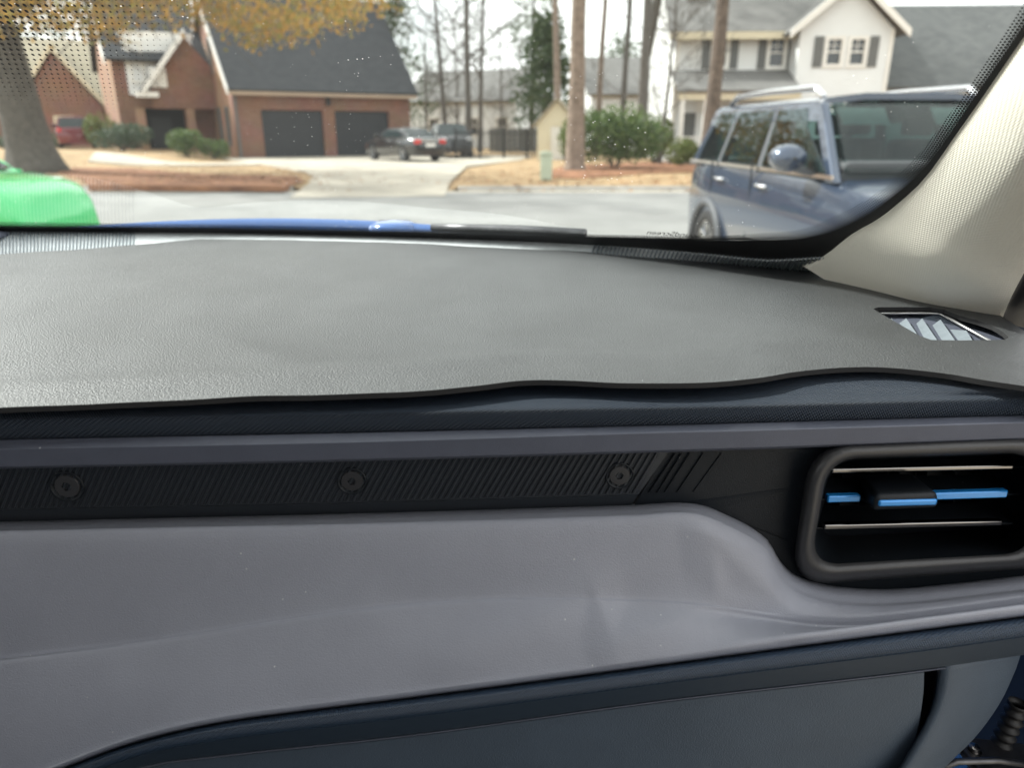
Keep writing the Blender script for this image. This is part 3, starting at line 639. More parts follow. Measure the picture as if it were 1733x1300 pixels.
# ------------------------------------------------------------------ vegetation
def leaf(m, c, s, rnd=random):
    a = Vector((rnd.gauss(0, 1), rnd.gauss(0, 1), rnd.gauss(0, 1))).normalized(); b = a.orthogonal().normalized()
    b = (Matrix.Rotation(rnd.uniform(0, 6.28), 3, a) @ b); c2 = a.cross(b); l = s * rnd.uniform(.7, 1.35)
    m.add([c - b * l * .5, c + c2 * l * .30, c + b * l * .5, c - c2 * l * .30], [(0, 1, 2, 3)])
def shrub(label, px, py, Y, w, hgt, m, n, s=.11, d=None, group=None, lobes=5):
    Y = Y or 38.0; xx_ = atY(px, py, Y).x; base = Vector((xx_, Y, yard0(xx_, Y))); rn = random.Random(px * 7 + py)
    t = thing('shrub', label, 'shrub', base, group=group); d = d or w
    lb = [(Vector((0, 0, hgt * .52)), Vector((w * .5, d * .5, hgt * .5)))]
    for k in range(lobes):
        a = rn.uniform(0, 6.28); lb.append((Vector((math.cos(a) * w * .24, math.sin(a) * d * .24, hgt * rn.uniform(.4, .68))), Vector((w * .30, d * .3, hgt * .34))))
    mb = MB()
    for _ in range(n):
        c, r = rn.choice(lb); q = Vector((rn.gauss(0, 1), rn.gauss(0, 1), rn.gauss(0, 1))).normalized(); f = rn.uniform(.55, 1.06) ** .6
        p = c + Vector((q.x * r.x, q.y * r.y, q.z * r.z)) * f; p.z = max(p.z, .03)
        leaf(mb, base + p, s, rn)
    mb.build('foliage', m, t, fixn=False)
    st = MB()
    for k in range(6):
        a = k * 1.05; st.tube([base + Vector((math.cos(a) * .05, math.sin(a) * .05, -.05)), base + Vector((math.cos(a) * w * .18, math.sin(a) * d * .18, hgt * .45)), base + Vector((math.cos(a) * w * .3, math.sin(a) * d * .3, hgt * .8))], [.03, .022, .01], 5)
    st.build('stems', 'bark', t); return t
def grow(m, p, d, ln, r, lev, rn, tips, gnarl=.18, up=.12, kids=(2, 4), n=6, shrink=.62):
    seg = 5 if lev > 1 else 3; pts = [p]; rad = [r]; dd = d.copy()
    for i in range(seg):
        dd = (dd + Vector((rn.gauss(0, gnarl), rn.gauss(0, gnarl), rn.gauss(0, gnarl) + up))).normalized(); p = p + dd * ln / seg; pts.append(p); rad.append(r * (1 - .62 * (i + 1) / seg))
    m.tube(pts, rad, n, cap=False); tips.append(p)
    if lev == 0: return
    for _ in range(rn.randint(*kids)):
        i = rn.randint(max(1, seg // 3), seg); q = pts[i]; a = dd.orthogonal().normalized(); a = Matrix.Rotation(rn.uniform(0, 6.28), 3, dd) @ a
        nd = (dd * rn.uniform(.5, 1.0) + a * rn.uniform(.5, 1.0)).normalized(); grow(m, q, nd, ln * rn.uniform(shrink * .8, shrink * 1.15), max(rad[i] * .62, .016), lev - 1, rn, tips, gnarl, up, kids, max(4, n - 1), shrink)
def trunk_tree(name, label, px, Y, r, height, barkm, lean=0.0, seed=1, bare=False, crownm=None, group=None, base_py=None, first=.35, crown_z=9.0, nl=700, kids=(3, 5), bl=.28):
    rn = random.Random(seed); b = Vector((atY(px, 240, Y).x, Y, YZ)); t = thing(name, label, 'tree', b, group=group); m = MB(); tips = []
    pts, rad = [b + Vector((0, 0, -.1))], [r * 1.55]; K = 12
    for i in range(1, K + 1):
        f = i / K; z = height * f ** 1.1
        pts.append(b + Vector((lean * z + rn.gauss(0, .02) * z * .15, rn.gauss(0, .02) * z * .15, z))); rad.append(r * (1.12 if i == 1 else 1 - .80 * f ** 1.2))
    pts.insert(1, b + Vector((0, 0, .25))); rad.insert(1, r * 1.22)
    m.tube(pts, rad, 12 if r > .2 else 7)
    tr = m.build('trunk', barkm, t, smooth=True, fixn=False)
    m = MB(); nb = 16 if bare else 18
    for k in range(nb):
        f = first + (1 - first) * (k + rn.random()) / nb; z = height * f; i = min(len(pts) - 2, max(1, int(f * K) + 1)); q = pts[i].lerp(pts[i + 1], rn.random())
        if not bare and q.z < crown_z: continue
        a = rn.uniform(0, 6.28); d = Vector((math.cos(a), math.sin(a), rn.uniform(.25, .9) if bare else rn.uniform(-.1, .4))).normalized()
        grow(m, q, d, height * bl * (1.15 - f), max(r * .30 * (1.25 - f), .012), 2 if bare else 1, rn, tips, .16, .06 if bare else .02, kids, 5)
    if m.v: m.build('branches', barkm, t, smooth=True, fixn=False)
    if crownm and tips:
        c = MB()
        for _ in range(nl):
            q = rn.choice(tips); leaf(c, q + Vector((rn.gauss(0, .5), rn.gauss(0, .5), rn.gauss(0, .28))), .34, rn)
        c.build('crown', crownm, t, fixn=False)
    return t
# big oak on the left with hanging autumn foliage
ob_ = Vector((atY(62, 288, 27).x, 27, YZ))
ok = thing('oak_tree', 'big grey oak trunk at left with hanging orange autumn leaves', 'tree', ob_)
MB().tube([ob_ + Vector((x, 0, z)) for x, z in ((0, -.1), (-.02, .25), (-.06, .8), (-.1, 1.6), (-.22, 3.2), (-.4, 5.0), (-.6, 8.0), (-.5, 12.0))], [1.15, .95, .78, .70, .64, .60, .50, .25], 16).build('trunk', 'bark', ok, smooth=True)
rn = random.Random(5); m = MB(); tips = []
for k in range(15):
    z = rn.uniform(4.8, 10.5); a = rn.uniform(-1.2, .9); d = Vector((math.cos(a) * .9, math.sin(a) * .8, .35)).normalized()
    grow(m, ob_ + Vector((-.4, 0, z)), d, rn.uniform(4.5, 8.0), .16, 2, rn, tips, .14, -.02, (3, 5), 6)
m.build('branches', 'bark', ok, smooth=True, fixn=False)
low = [(-60, 60), (40, 52), (100, 60), (160, 72), (215, 42), (260, 30), (330, 38), (390, 66), (440, 82), (500, 66), (560, 60), (605, 42), (640, 5), (700, -60)]
c = MB()
for cl in range(430):
    px = rn.uniform(-140, 640); Y = rn.uniform(21, 30); lim = interp(low, px); py = lim - 8 - abs(rn.gauss(0, 1)) * 75
    if rn.random() < .22: continue
    q = atY(px, py, Y); st_ = rn.uniform(.15, .4)
    for _ in range(26): leaf(c, q + Vector((rn.gauss(0, .42), rn.gauss(0, .42), rn.gauss(0, .20))), .17, rn)
for _ in range(4200):
    q = rn.choice(tips)
    if q.z < 5.6: continue
    leaf(c, q + Vector((rn.gauss(0, .55), rn.gauss(0, .55), rn.gauss(0, .4))), .22, rn)
c.build('crown', 'autumn', ok, fixn=False)
# pines
G1 = 'pine trees in the middle of the yards'
trunk_tree('pine_tree', 'thick pine trunk rising from the straw bed, left of green bush', 974, 27.8, .30, 22, 'pinebark', 0, 11, crownm='needles', group=G1, crown_z=10.5, first=.5)
trunk_tree('pine_tree', 'thick pine trunk in front of the white house porch', 1200, 26.5, .25, 21, 'duskbark', .012, 12, crownm='needles', group=G1, crown_z=10, first=.48)
trunk_tree('pine_tree', 'slender pine trunk just left of the thick pine trunk', 947, 41, .20, 21, 'pinebark', -.05, 13, crownm='needles', group=G1, crown_z=9.5, first=.45)
trunk_tree('pine_tree', 'dark pine trunk between thick pine and white house', 1085, 40, .27, 22, 'barebark', -.006, 14, crownm='needles', group=G1, crown_z=9.5, first=.45)
trunk_tree('pine_tree', 'thin pine trunk directly right of the thick pine trunk', 1010, 48, .20, 22, 'pinebark', .015, 15, crownm='needles', group=G1, crown_z=10, first=.45)
trunk_tree('pine_tree', 'thin dark pine trunk left of distant grey roof centre', 1050, 46, .20, 21, 'barebark', .02, 16, crownm='needles', group=G1, crown_z=10, first=.45)
# bare trees
G2 = 'bare trees behind the driveway'
trunk_tree('bare_tree', 'leafless thin tree nearest the brick garage corner', 757, 50, .16, 17, 'barebark', -.06, 21, True, group=G2, first=.25, kids=(4, 7))
trunk_tree('bare_tree', 'leafless forked dark tree behind the parked cars', 793, 47, .21, 19, 'barebark', .0, 22, True, group=G2, first=.25, kids=(4, 7))
trunk_tree('bare_tree', 'leafless slim tree right of the dark forked tree', 812, 54, .16, 18, 'barebark', .035, 23, True, group=G2, first=.22, kids=(4, 7))
trunk_tree('bare_tree', 'leafless low tree in front of the white house wall', 1118, 33, .10, 8.5, 'barebark', .05, 24, True, group=G2, first=.2, bl=.4)
trunk_tree('bare_tree', 'small leafless tree beside the garage corner', 722, 56, .12, 9, 'barebark', .02, 25, True, group=G2, first=.12, bl=.42, kids=(3, 6))
trunk_tree('bare_tree', 'small leafless tree in front of distant white wall', 850, 62, .12, 9, 'barebark', -.02, 26, True, group=G2, first=.12, bl=.42, kids=(4, 6))
trunk_tree('bare_tree', 'leafless twiggy tree behind dark parked SUV', 775, 66, .13, 10, 'barebark', .0, 27, True, group=G2, first=.1, bl=.42, kids=(4, 6))
trunk_tree('bare_tree', 'leafless twiggy tree left of the shed roof', 880, 70, .13, 11, 'barebark', .0, 28, True, group=G2, first=.1, bl=.42, kids=(4, 6))
# conifers with foliage in view
def conifer(label, px, Y, r, z0, z1, n, seed, spread=.35):
    rn = random.Random(seed); b = Vector((atY(px, 240, Y).x, Y, YZ)); t = thing('conifer_tree', label, 'tree', b, group='evergreen trees behind the yards')
    MB().tube([b, b + Vector((0, 0, z1 * .5)), b + Vector((.1, 0, z1))], [.22, .14, .03], 8).build('trunk', 'barebark', t, smooth=True)
    c = MB()
    for k in range(n // 22):
        f = rn.random() ** .8; z = z0 + (z1 - z0) * f; rr_ = r * (1 - f) ** .7 * rn.uniform(.3, 1.0) + .15; a = rn.uniform(0, 6.28); q = b + Vector((math.cos(a) * rr_, math.sin(a) * rr_, z + rn.gauss(0, .2)))
        for _ in range(22): leaf(c, q + Vector((rn.gauss(0, spread), rn.gauss(0, spread), rn.gauss(0, spread * .6))), .26, rn)
    c.build('crown', 'needles', t, fixn=False); return t
conifer('dense evergreen tree directly behind the cream shed', 922, 47, 2.3, 2.0, 7.6, 4600, 31)
conifer('evergreen tree with drooping boughs right behind the brick garage', 672, 58, 3.4, 1.0, 10.5, 3200, 32, .5)
conifer('tall loose evergreen tree left of the thick pine', 900, 60, 2.6, 7, 14, 1500, 33, .45)
conifer('distant brownish evergreen behind thin pine trunks', 1045, 78, 5.0, 1, 10, 3000, 34, .7)
conifer('evergreen tree behind the tan roofed house', 95, 70, 5, 3, 13, 2600, 35, .7)
# shrubs
shrub('large loose green bush right of the thick pine trunk', 1040, 278, 29.5, 3.9, 2.35, 'shrub', 5200, .15, 2.6, lobes=14)
shrub('round yellow green bush before the white porch', 1151, 266, 31.5, 1.35, 1.15, 'shrub_y', 1500, .12)
shrub('tall yellow green bush at white house corner', 1108, 262, 33.5, 1.5, 2.0, 'shrub_y', 1800, .13)
shrub('yellow green bush against the cream shed', 957, 262, 36.5, .9, 1.9, 'shrub_y', 900, .12)
shrub('bright round bush beside the garage gable wall', 316, 262, None, 1.7, 1.35, 'shrub', 2200, .11)
shrub('smaller round bush touching the garage gable corner', 363, 264, None, 1.5, 1.0, 'shrub', 1700, .10)
shrub('long blue green hedge in front of brick entrance', 208, 252, 39.5, 3.2, 1.35, 'hedge', 2800, .13, 1.6, lobes=8)
shrub('yellow green bush behind the long hedge', 176, 246, 42, 1.7, 1.9, 'shrub_y', 1500, .13)
shrub('low dark bush beside the red car', 100, 246, 43, 1.6, .8, 'hedge', 1000, .12)
shrub('low dark bush at left edge behind trunk', 8, 246, 43, 1.8, .8, 'hedge', 1000, .12)

# ------------------------------------------------------------------ vehicles (local frame: x forward, y left, z up)
def cut_wheels(o, axles, half, r):
    for ax in axles:
        me = bpy.data.meshes.new('cut'); bm = bmesh.new(); bmesh.ops.create_cone(bm, cap_ends=True, segments=28, radius1=r, radius2=r, depth=half * 2 + .6); bmesh.ops.rotate(bm, verts=bm.verts, matrix=Matrix.Rotation(R(90), 3, 'X')); bmesh.ops.translate(bm, verts=bm.verts, vec=(ax, 0, r * .90)); bm.to_mesh(me); bm.free()
        c = bpy.data.objects.new('cut', me); COL.objects.link(c)
        md = o.modifiers.new('b', 'BOOLEAN'); md.operation = 'DIFFERENCE'; md.object = c; md.solver = 'EXACT'
        bpy.context.view_layer.update(); ev = o.evaluated_get(bpy.context.evaluated_depsgraph_get()); nm = bpy.data.meshes.new_from_object(ev)
        o.modifiers.clear(); o.data = nm; bpy.data.objects.remove(c)
def vehicle(name, label, cat, loc, rz, paint, L, Wd, body, house, wheels, wr, glassm='carglass', rails=False, mirrors=True, clad=None, group=None, open_=False):
    """body: list of (x, z_top, half width) from rear to front; house: (base rear x, roof rear x, roof front x, base front x, z belt, z roof, half belt, half roof, windows)"""
    t = thing(name, label, cat, loc, rz, group, local=True); t.rotation_euler = (0, 0, rz)
    rows = []
    for x, zt, hw in body:
        zb = .26; prof = [(hw * .55, zb), (hw * .90, zb), (hw * .97, zb + .10), (hw * .995, zb + (zt - zb) * .45), (hw, zb + (zt - zb) * .62), (hw * .975, zb + (zt - zb) * .86), (hw * .93, zt - .035), (hw * .84, zt), (hw * .45, zt + .018)]
        rows.append([Vector((x, y, z)) for y, z in prof] + [Vector((x, -y, z)) for y, z in reversed(prof)])
    m = MB().loft(rows, True); m.fan(rows[0]); m.fan(rows[-1][::-1])
    bo = m.build('body', paint, t); cut_wheels(bo, wheels, Wd / 2, wr * 1.13)
    for p in bo.data.polygons: p.use_smooth = True
    bo.data.set_sharp_from_angle(angle=R(38))
    xr, xrr, xrf, xf, zb, zr, hb, hr_, wins = house
    def hy(z): f = (z - zb) / (zr - zb); return hb + (hr_ - hb) * f
    zc = zr + .045
    secs = []
    NS = 7
    def sec(x0, x1): # cross-section leaning between belt x0 and roof x1
        pts = []
        for k in range(5):
            f = k / 4 * .93; pts.append(Vector((x0 + (x1 - x0) * f, hy(zb + (zr - zb) * f), zb - .05 * (k == 0) + (zr - zb) * f)))
        pts.append(Vector((x1, hr_ - .05, zr))); pts.append(Vector((x1, hr_ * .5, zc - .008)))
        return pts + [Vector((p.x, -p.y, p.z)) for p in reversed(pts)]
    secs = [sec(xr, xrr)] + [sec(xr + (xf - xr) * k / NS, xrr + (xrf - xrr) * k / NS) for k in range(1, NS)] + [sec(xf, xrf)]
    if not open_:
        m = MB().loft(secs, True); m.fan(secs[0]); m.fan(secs[-1][::-1]); m.build('cabin', paint, t, autos=40)
    else:                                            # roof on pillars, glass one can look through, seats inside
        m = MB().loft([s_[3:11] for s_ in secs]); m.loft([[p - Vector((0, 0, .05)) for p in s_[4:10]] for s_ in secs])
        m.loft([secs[-1][4:10], [p - Vector((0, 0, .05)) for p in secs[-1][4:10]]]); m.loft([secs[0][4:10], [p - Vector((0, 0, .05)) for p in secs[0][4:10]]]); m.build('roof', paint, t, autos=40)
        def pil(xb, xt, w0, w1, mt_, sg):
            q = []
            for x, z, w_ in ((xb, zb - .04, w0), (xt, zr - .03, w1)): q.append([Vector((x - w_ / 2, sg * (hy(z) - .002), z)), Vector((x + w_ / 2, sg * (hy(z) - .002), z)), Vector((x + w_ / 2, sg * (hy(z) - .07), z)), Vector((x - w_ / 2, sg * (hy(z) - .07), z))])
            MB().hexa(q[0], q[1]).build('pillar', mt_, t, bevel=(.015, 2))
        for sg in (1, -1):
            pil(xf - .05, xrf - .02, .15, .12, paint, sg); pil(xr + .09, xrr + .05, .20, .12, paint, sg)
            for w0_, w1_ in zip(wins[:-1], wins[1:]): pil((w0_[1] + w1_[0]) / 2, (w0_[3] + w1_[2]) / 2, .12, .10, 'clad', sg)
        MB().box(((xr + xf) / 2, 0, zb - .0), (xf - xr - .12, hb * 2 - .12, .05)).build('cabin_floor', 'seatgrey', t)
        MB().box((xf - .30, 0, zb + .06), (.5, hb * 2 - .2, .10)).build('dashboard', 'seatgrey', t, bevel=(.04, 2))
        for sx_ in (-.05, -1.05):
            for sy_ in (.38, -.38):
                st_ = MB().box((sx_, sy_, zb + .12), (.16, .48, .26)).build('seat', 'seatgrey', t, bevel=(.05, 3)); MB().box((sx_ - .03, sy_, zb + .36), (.09, .26, .17)).build('headrest', 'seatgrey', st_, bevel=(.03, 3))
        for sy_ in (.38, -.38): MB().hexa([(xrf + .08, sy_ - .19, zr - .20), (xrf + .08, sy_ + .19, zr - .20), (xrf + .10, sy_ + .19, zr - .20), (xrf + .10, sy_ - .19, zr - .20)], [(xrf - .04, sy_ - .19, zr - .07), (xrf - .04, sy_ + .19, zr - .07), (xrf - .02, sy_ + .19, zr - .07), (xrf - .02, sy_ - .19, zr - .07)]).build('sun_visor', 'visor', t)
        MB().box((xrf + .10, 0, zr - .13), (.03, .24, .07)).build('rear_view_mirror', 'ironblack', t, bevel=(.01, 2))
    def edge_x(f, front): return (xf + (xrf - xf) * f) if front else (xr + (xrr - xr) * f)
    for sgn in (1, -1):
        for (a0, a1, b0, b1) in wins:                # belt x range, roof x range
            z0, z1 = zb + .03, zr - .075; q = []
            for x, z in ((a0, z0), (a1, z0), (b1, z1), (b0, z1)): q.append(Vector((x, sgn * (hy(z) + .004), z)))
            MB().prism(q, (0, -sgn * .012, 0)).build('window', glassm, t)
        MB().box(((xr + xf) / 2, sgn * (hb + .012), zb + .0), (abs(xf - xr), .012, .03)).build('belt_trim', 'chromecar', t)
        if mirrors:
            mr = MB(); c = Vector((xf - .38, sgn * (hb + .17), zb + .12))
            mr.lathe(c + Vector((.09, 0, 0)), (-1, 0, 0), [(0, .01), (.02, .07), (.08, .10), (.16, .105), (.18, .09)], 14)
            for v in mr.v: v.y = c.y + (v.y - c.y) * 1.35
            mm = mr.build('mirror', paint, t, smooth=True)
            MB().hexa([(xf - .45, sgn * (hb - .03), zb - .02), (xf - .33, sgn * (hb - .03), zb - .02), (xf - .33, sgn * (hb + .14), zb + .03), (xf - .45, sgn * (hb + .14), zb + .03)], [(xf - .45, sgn * (hb - .03), zb + .03), (xf - .33, sgn * (hb - .03), zb + .03), (xf - .33, sgn * (hb + .14), zb + .07), (xf - .45, sgn * (hb + .14), zb + .07)]).build('mirror_arm', 'clad', mm)
        if rails:
            ra, rb = xrr + .15, xrf - .12
            MB().tube([(ra, sgn * (hr_ - .08), zr + .01), (ra + .18, sgn * (hr_ - .08), zr + .085), ((ra + rb) / 2, sgn * (hr_ - .08), zr + .095), (rb - .15, sgn * (hr_ - .08), zr + .085), (rb, sgn * (hr_ - .08), zr + .01)], .028, 8).build('roof_rail', 'chromecar', t, smooth=True)
        nd = [w_[1] + .05 for w_ in wins[:-1]]
        for x in nd: MB().box((x - .03, sgn * (Wd / 2 - .014), (zb + .34) / 2 + .1), (.012, .012, zb - .40)).build('door_seam', 'darkin', t)
        for w_ in wins[-2:]: MB().tube([(w_[0] + .06, sgn * (Wd / 2 - .004), zb - .13), (w_[0] + .12, sgn * (Wd / 2 + .022), zb - .13), (w_[0] + .24, sgn * (Wd / 2 + .022), zb - .135), (w_[0] + .30, sgn * (Wd / 2 - .004), zb - .135)], .014, 6).build('door_handle', 'chromecar', t, smooth=True)
    for front in (1, 0):                             # windscreen and rear window
        f0, f1 = .06, .92; q = []
        for f, sgn in ((f0, 1), (f0, -1), (f1, -1), (f1, 1)):
            z = zb + (zr - zb) * f; q.append(Vector((edge_x(f, front) + (.03 if front else -.03), sgn * (hy(z) - .09), z)))
        w_ = MB().prism(q, (-.04 if front else .04, 0, 0)).build('windscreen' if front else 'rear_window', glassm, t)
    for ax in wheels:
        for sgn in (1, -1):
            c = Vector((ax, sgn * (Wd / 2 - .12), wr)); n = Vector((0, sgn, 0))
            ty = MB().lathe(c, n, [(-.12, wr * .62), (-.12, wr * .92), (-.09, wr), (.09, wr), (.12, wr * .93), (.125, wr * .68), (.10, wr * .66)], 28).build('wheel', 'tyre', t, smooth=True)
            rm = MB().lathe(c, n, [(.04, .01), (.07, wr * .14), (.05, wr * .2), (.03, wr * .55), (.105, wr * .62), (.11, wr * .68)], 28)
            for k in range(5):
                a = k * 2 * math.pi / 5; d = Vector((math.cos(a), 0, math.sin(a))); s_ = Vector((-math.sin(a), 0, math.cos(a))) * .03
                rm.hexa([c + n * .05 + d * .03 - s_, c + n * .05 + d * .03 + s_, c + n * .09 + d * wr * .6 + s_, c + n * .09 + d * wr * .6 - s_], [c + n * .09 + d * .03 - s_, c + n * .09 + d * .03 + s_, c + n * .115 + d * wr * .6 + s_, c + n * .115 + d * wr * .6 - s_])
            rm.build('rim', 'rim', ty, autos=40)
            if clad:
                pts = [Vector((ax + math.cos(a) * wr * 1.2, sgn * (Wd / 2 - .005), wr * .98 + math.sin(a) * wr * 1.2)) for a in [math.pi * k / 14 for k in range(15)]]
                MB().tube(pts, .045, 6).build('wheel_arch', clad, t, smooth=True)
    if clad: 
        for sgn in (1, -1): MB().box(((wheels[0] + wheels[1]) / 2, sgn * (Wd / 2 - .02), .34), (abs(wheels[1] - wheels[0]) - wr * 2.3, .05, .16)).build('sill', clad, t, bevel=(.02, 2))
    return t
def lights(t, x, y, z, w_, hh, m, name, d=.06):
    for s in (1, -1): MB().box((x, s * y, z), (d, w_, hh)).build(name, m, t, bevel=(.02, 2), smooth=False)

# blue-grey SUV beside us, facing the other way
P_suv = mat('slate_blue_paint', (.032, .050, .088), .25, .30, coat=1.0)
body = [(0, .92, .78), (.05, 1.02, .86), (.25, 1.10, .92), (.9, 1.11, .945), (2.0, 1.10, .95), (3.1, 1.09, .95), (3.6, 1.06, .945), (4.2, 1.02, .93), (4.6, .97, .88), (4.75, .86, .80), (4.8, .6, .74)]
body = [(x - 2.4, z, w_) for x, z, w_ in body]
suv = vehicle('parked_suv', 'slate blue SUV with roof rails parked close by on the right', 'SUV', (3.10, 6.53, 0), R(-85.9), P_suv, 4.8, 1.9, [(x, z * 1.11, w_) for x, z, w_ in body],
    (-2.26, -1.95, .38, 1.08, 1.21, 1.77, .89, .73, [(-2.06, -1.42, -1.84, -1.34), (-1.32, -.36, -1.26, -.40), (-.26, .60, -.32, .24)]), (-1.42, 1.42), .378, rails=True, clad='clad', glassm='seethrough', open_=True)
lights(suv, 2.33, .68, 1.0, .3, .12, 'lens_clear', 'headlight'); lights(suv, -2.38, .60, 1.0, .16, .3, 'lens_red', 'tail_light')
MB().box((2.38, 0, .66), (.05, 1.0, .3)).build('grille', 'darkin', suv, bevel=(.03, 2))
for s in (1, -1): MB().prism([Vector((.67, s * .896, 1.24)), Vector((.94, s * .896, 1.24)), Vector((.42, s * .832, 1.55))], (0, -s * .012, 0)).build('quarter_window', 'carglass', suv)
# black sedan in the neighbour's drive
P_blk = mat('black_paint', (.010, .012, .015), .25, .2, coat=1.0)
sb = [(-2.4, .72, .70), (-2.36, .96, .82), (-2.1, 1.02, .89), (-1.4, 1.02, .92), (0, 1.0, .93), (1.0, .98, .93), (1.7, .90, .91), (2.25, .80, .84), (2.42, .62, .72)]
c0 = atZ(672, 273, YZ + .06)
sed = vehicle('parked_sedan', 'black sedan with red tail lights parked on driveway before garage', 'car', (c0.x + .1, c0.y + 1.7, YZ + .06), R(128), P_blk, 4.85, 1.86, sb, (-1.75, -1.0, .35, 1.15, 1.0, 1.43, .86, .64, [(-1.3, -.5, -.85, -.42), (-.42, .55, -.35, .22)]), (-1.45, 1.45), .34)
lights(sed, -2.36, .64, .86, .36, .20, 'lens_red', 'tail_light'); lights(sed, 2.3, .6, .68, .34, .14, 'lens_clear', 'headlight')
MB().box((-2.385, 0, .90), (.05, .95, .05)).build('chrome_strip', 'chromecar', sed); MB().box((-2.40, 0, .72), (.03, .5, .13)).build('number_plate', 'white', sed)
# dark SUV behind it
c1 = atZ(752, 268, YZ + .05)
ds = vehicle('parked_suv', 'dark SUV parked behind the black sedan near the fence', 'SUV', (c1.x + .15, c1.y + 2.6, YZ + .06), R(-78), P_blk, 4.6, 1.88, [(x * .96, z * 1.05 - .0, w_) for x, z, w_ in body], (-2.1, -1.8, .3, .98, 1.12, 1.66, .87, .70, [(-1.9, -1.3, -1.66, -1.22), (-1.2, -.3, -1.12, -.34), (-.2, .6, -.26, .2)]), (-1.36, 1.36), .36)
lights(ds, 2.24, .66, .92, .3, .14, 'lens_clear', 'headlight')
# red SUV by the brick house
P_red = mat('red_paint', (.13, .008, .016), .25, .2, coat=1.0)
c2 = atY(134, 252, 43.5); c2.z = yard0(c2.x, c2.y)
rd = vehicle('parked_suv', 'dark red SUV standing beside the hedge at far left', 'SUV', (c2.x, c2.y, c2.z + .02), R(118), P_red, 4.6, 1.86, [(x * .95, z * 1.0, w_) for x, z, w_ in body], (-2.1, -1.75, .3, .98, 1.06, 1.6, .86, .68, [(-1.85, -1.3, -1.6, -1.22), (-1.2, -.3, -1.12, -.34), (-.2, .6, -.26, .2)]), (-1.36, 1.36), .35)
lights(rd, -2.27, .72, .95, .2, .22, 'lens_red', 'tail_light')
# bright green car whose nose shows at the left edge
P_grn = mat('bright_green_paint', (.05, .50, .16), .25, .1, coat=1.0)
gc = atY(152, 350, 8.3)
gr = vehicle('green_car', 'glossy bright green car, only its nose showing at left edge', 'car', (gc.x - 2.75, 8.3 + .9, 0), R(-8), P_grn, 4.2, 1.78,
    [(-2.1, .8, .70), (-2.0, 1.0, .82), (-1.6, 1.06, .87), (0, 1.05, .89), (.75, 1.05, .885), (1.2, 1.02, .87), (1.6, .97, .83), (1.85, .90, .76), (2.02, .76, .66), (2.1, .5, .60)],
    (-2.0, -1.7, .1, .95, 1.04, 1.52, .83, .66, [(-1.6, -.6, -1.4, -.55), (-.5, .5, -.46, .0)]), (-1.35, 1.35), .33, mirrors=False)
lights(gr, 1.88, .60, .74, .26, .16, 'lens_clear', 'headlight')

# ------------------------------------------------------------------ fallen leaves along the kerb and over the lawns
rn = random.Random(77); lf = MB()
for _ in range(5200):
    x = rn.uniform(-26, 20); y = KY + abs(rn.gauss(0, 1)) * 5 - .3
    if ga < x < gb and rn.random() < .8: continue
    z = (yard0(x, y) + .03) if y > KY + .3 else (YZ + .01 if y > KY + .08 else .02)
    a = rn.uniform(0, 6.28); l = rn.uniform(.04, .09); d = Vector((math.cos(a), math.sin(a), rn.uniform(-.3, .3))) * l; e = Vector((-math.sin(a), math.cos(a), rn.uniform(-.3, .3))) * l * .6
    c_ = Vector((x, y, z + .02)); lf.add([c_ - d, c_ + e, c_ + d, c_ - e], [(0, 1, 2, 3)])
lo = lf.build('fallen_leaves', mat('dry_leaves', (.2, .1, .05), .9, island=[(.20, .08, .03), (.30, .15, .06), (.14, .07, .035), (.36, .22, .10)]), fixn=False)
lo['kind'] = 'stuff'; lo['label'] = 'brown fallen leaves scattered over lawns and kerb'; lo['category'] = 'leaves'
# ------------------------------------------------------------------ the car we sit in
GZ = -.166
def glass_f(p): u, v = uv(p); return (p.z - CAM.z) - (GZ + (glass_v(u) - v) * RAKE)
def glassP(u, s): return P(u, glass_v(u) - s, GZ + s * RAKE)
car = thing('car', 'blue car seen from its passenger seat, grey and navy dashboard across the foreground', 'car', (P(-.36, 0, 0).x, P(-.36, 0, 0).y, 0))
cols = [-420 + 30 * i for i in range(52)] + [1140 + 8 * i for i in range(38)] + [1444 + 30 * i for i in range(20)]
cols = sorted(set(cols))
def row(pts, v, dy=0.0): return [atV(x, interp(pts, x) + dy, v) for x in cols]
c_crease = [(0, 706), (300, 702), (600, 696), (900, 690), (1250, 684), (1733, 671)]
c_padbot = [(0, 743), (600, 731), (1150, 718), (1250, 715), (1733, 702)]
c_railcr = [(0, 760), (600, 748), (1150, 731), (1250, 729), (1733, 715)]
c_railbot = [(0, 793), (600, 780), (1150, 764), (1400, 756), (1733, 744)]
c_stripbot = [(0, 862), (600, 850), (1100, 836), (1200, 833), (1733, 815)]
c_gray = [(0, 885), (300, 878), (600, 871), (1060, 857), (1150, 852), (1190, 857), (1230, 873), (1270, 893), (1300, 916), (1312, 937), (1324, 955), (1342, 971), (1375, 985), (1420, 994), (1500, 998), (1600, 990), (1733, 975)]
c_fold = [(0, 1118), (283, 1082), (500, 1048), (700, 1024), (900, 1015), (1100, 1019), (1200, 1026), (1340, 1046), (1420, 1052), (1500, 1048), (1733, 1018)]
c_navy = [(-100, 1400), (0, 1345), (113, 1300), (202, 1267), (283, 1244), (384, 1223), (525, 1204), (700, 1182), (998, 1143), (1296, 1103), (1733, 1045)]
c_navyb = [(-100, 1470), (60, 1375), (230, 1300), (363, 1279), (700, 1242), (1117, 1185), (1564, 1133), (1733, 1108)]
E0 = [(-420, 391), (0, 393), (400, 396), (780, 406), (1000, 416), (1190, 431), (1300, 441), (1400, 436), (1480, 382), (1530, 342), (1600, 268), (1680, 158), (1748, 55), (1810, -40), (1870, -140)]
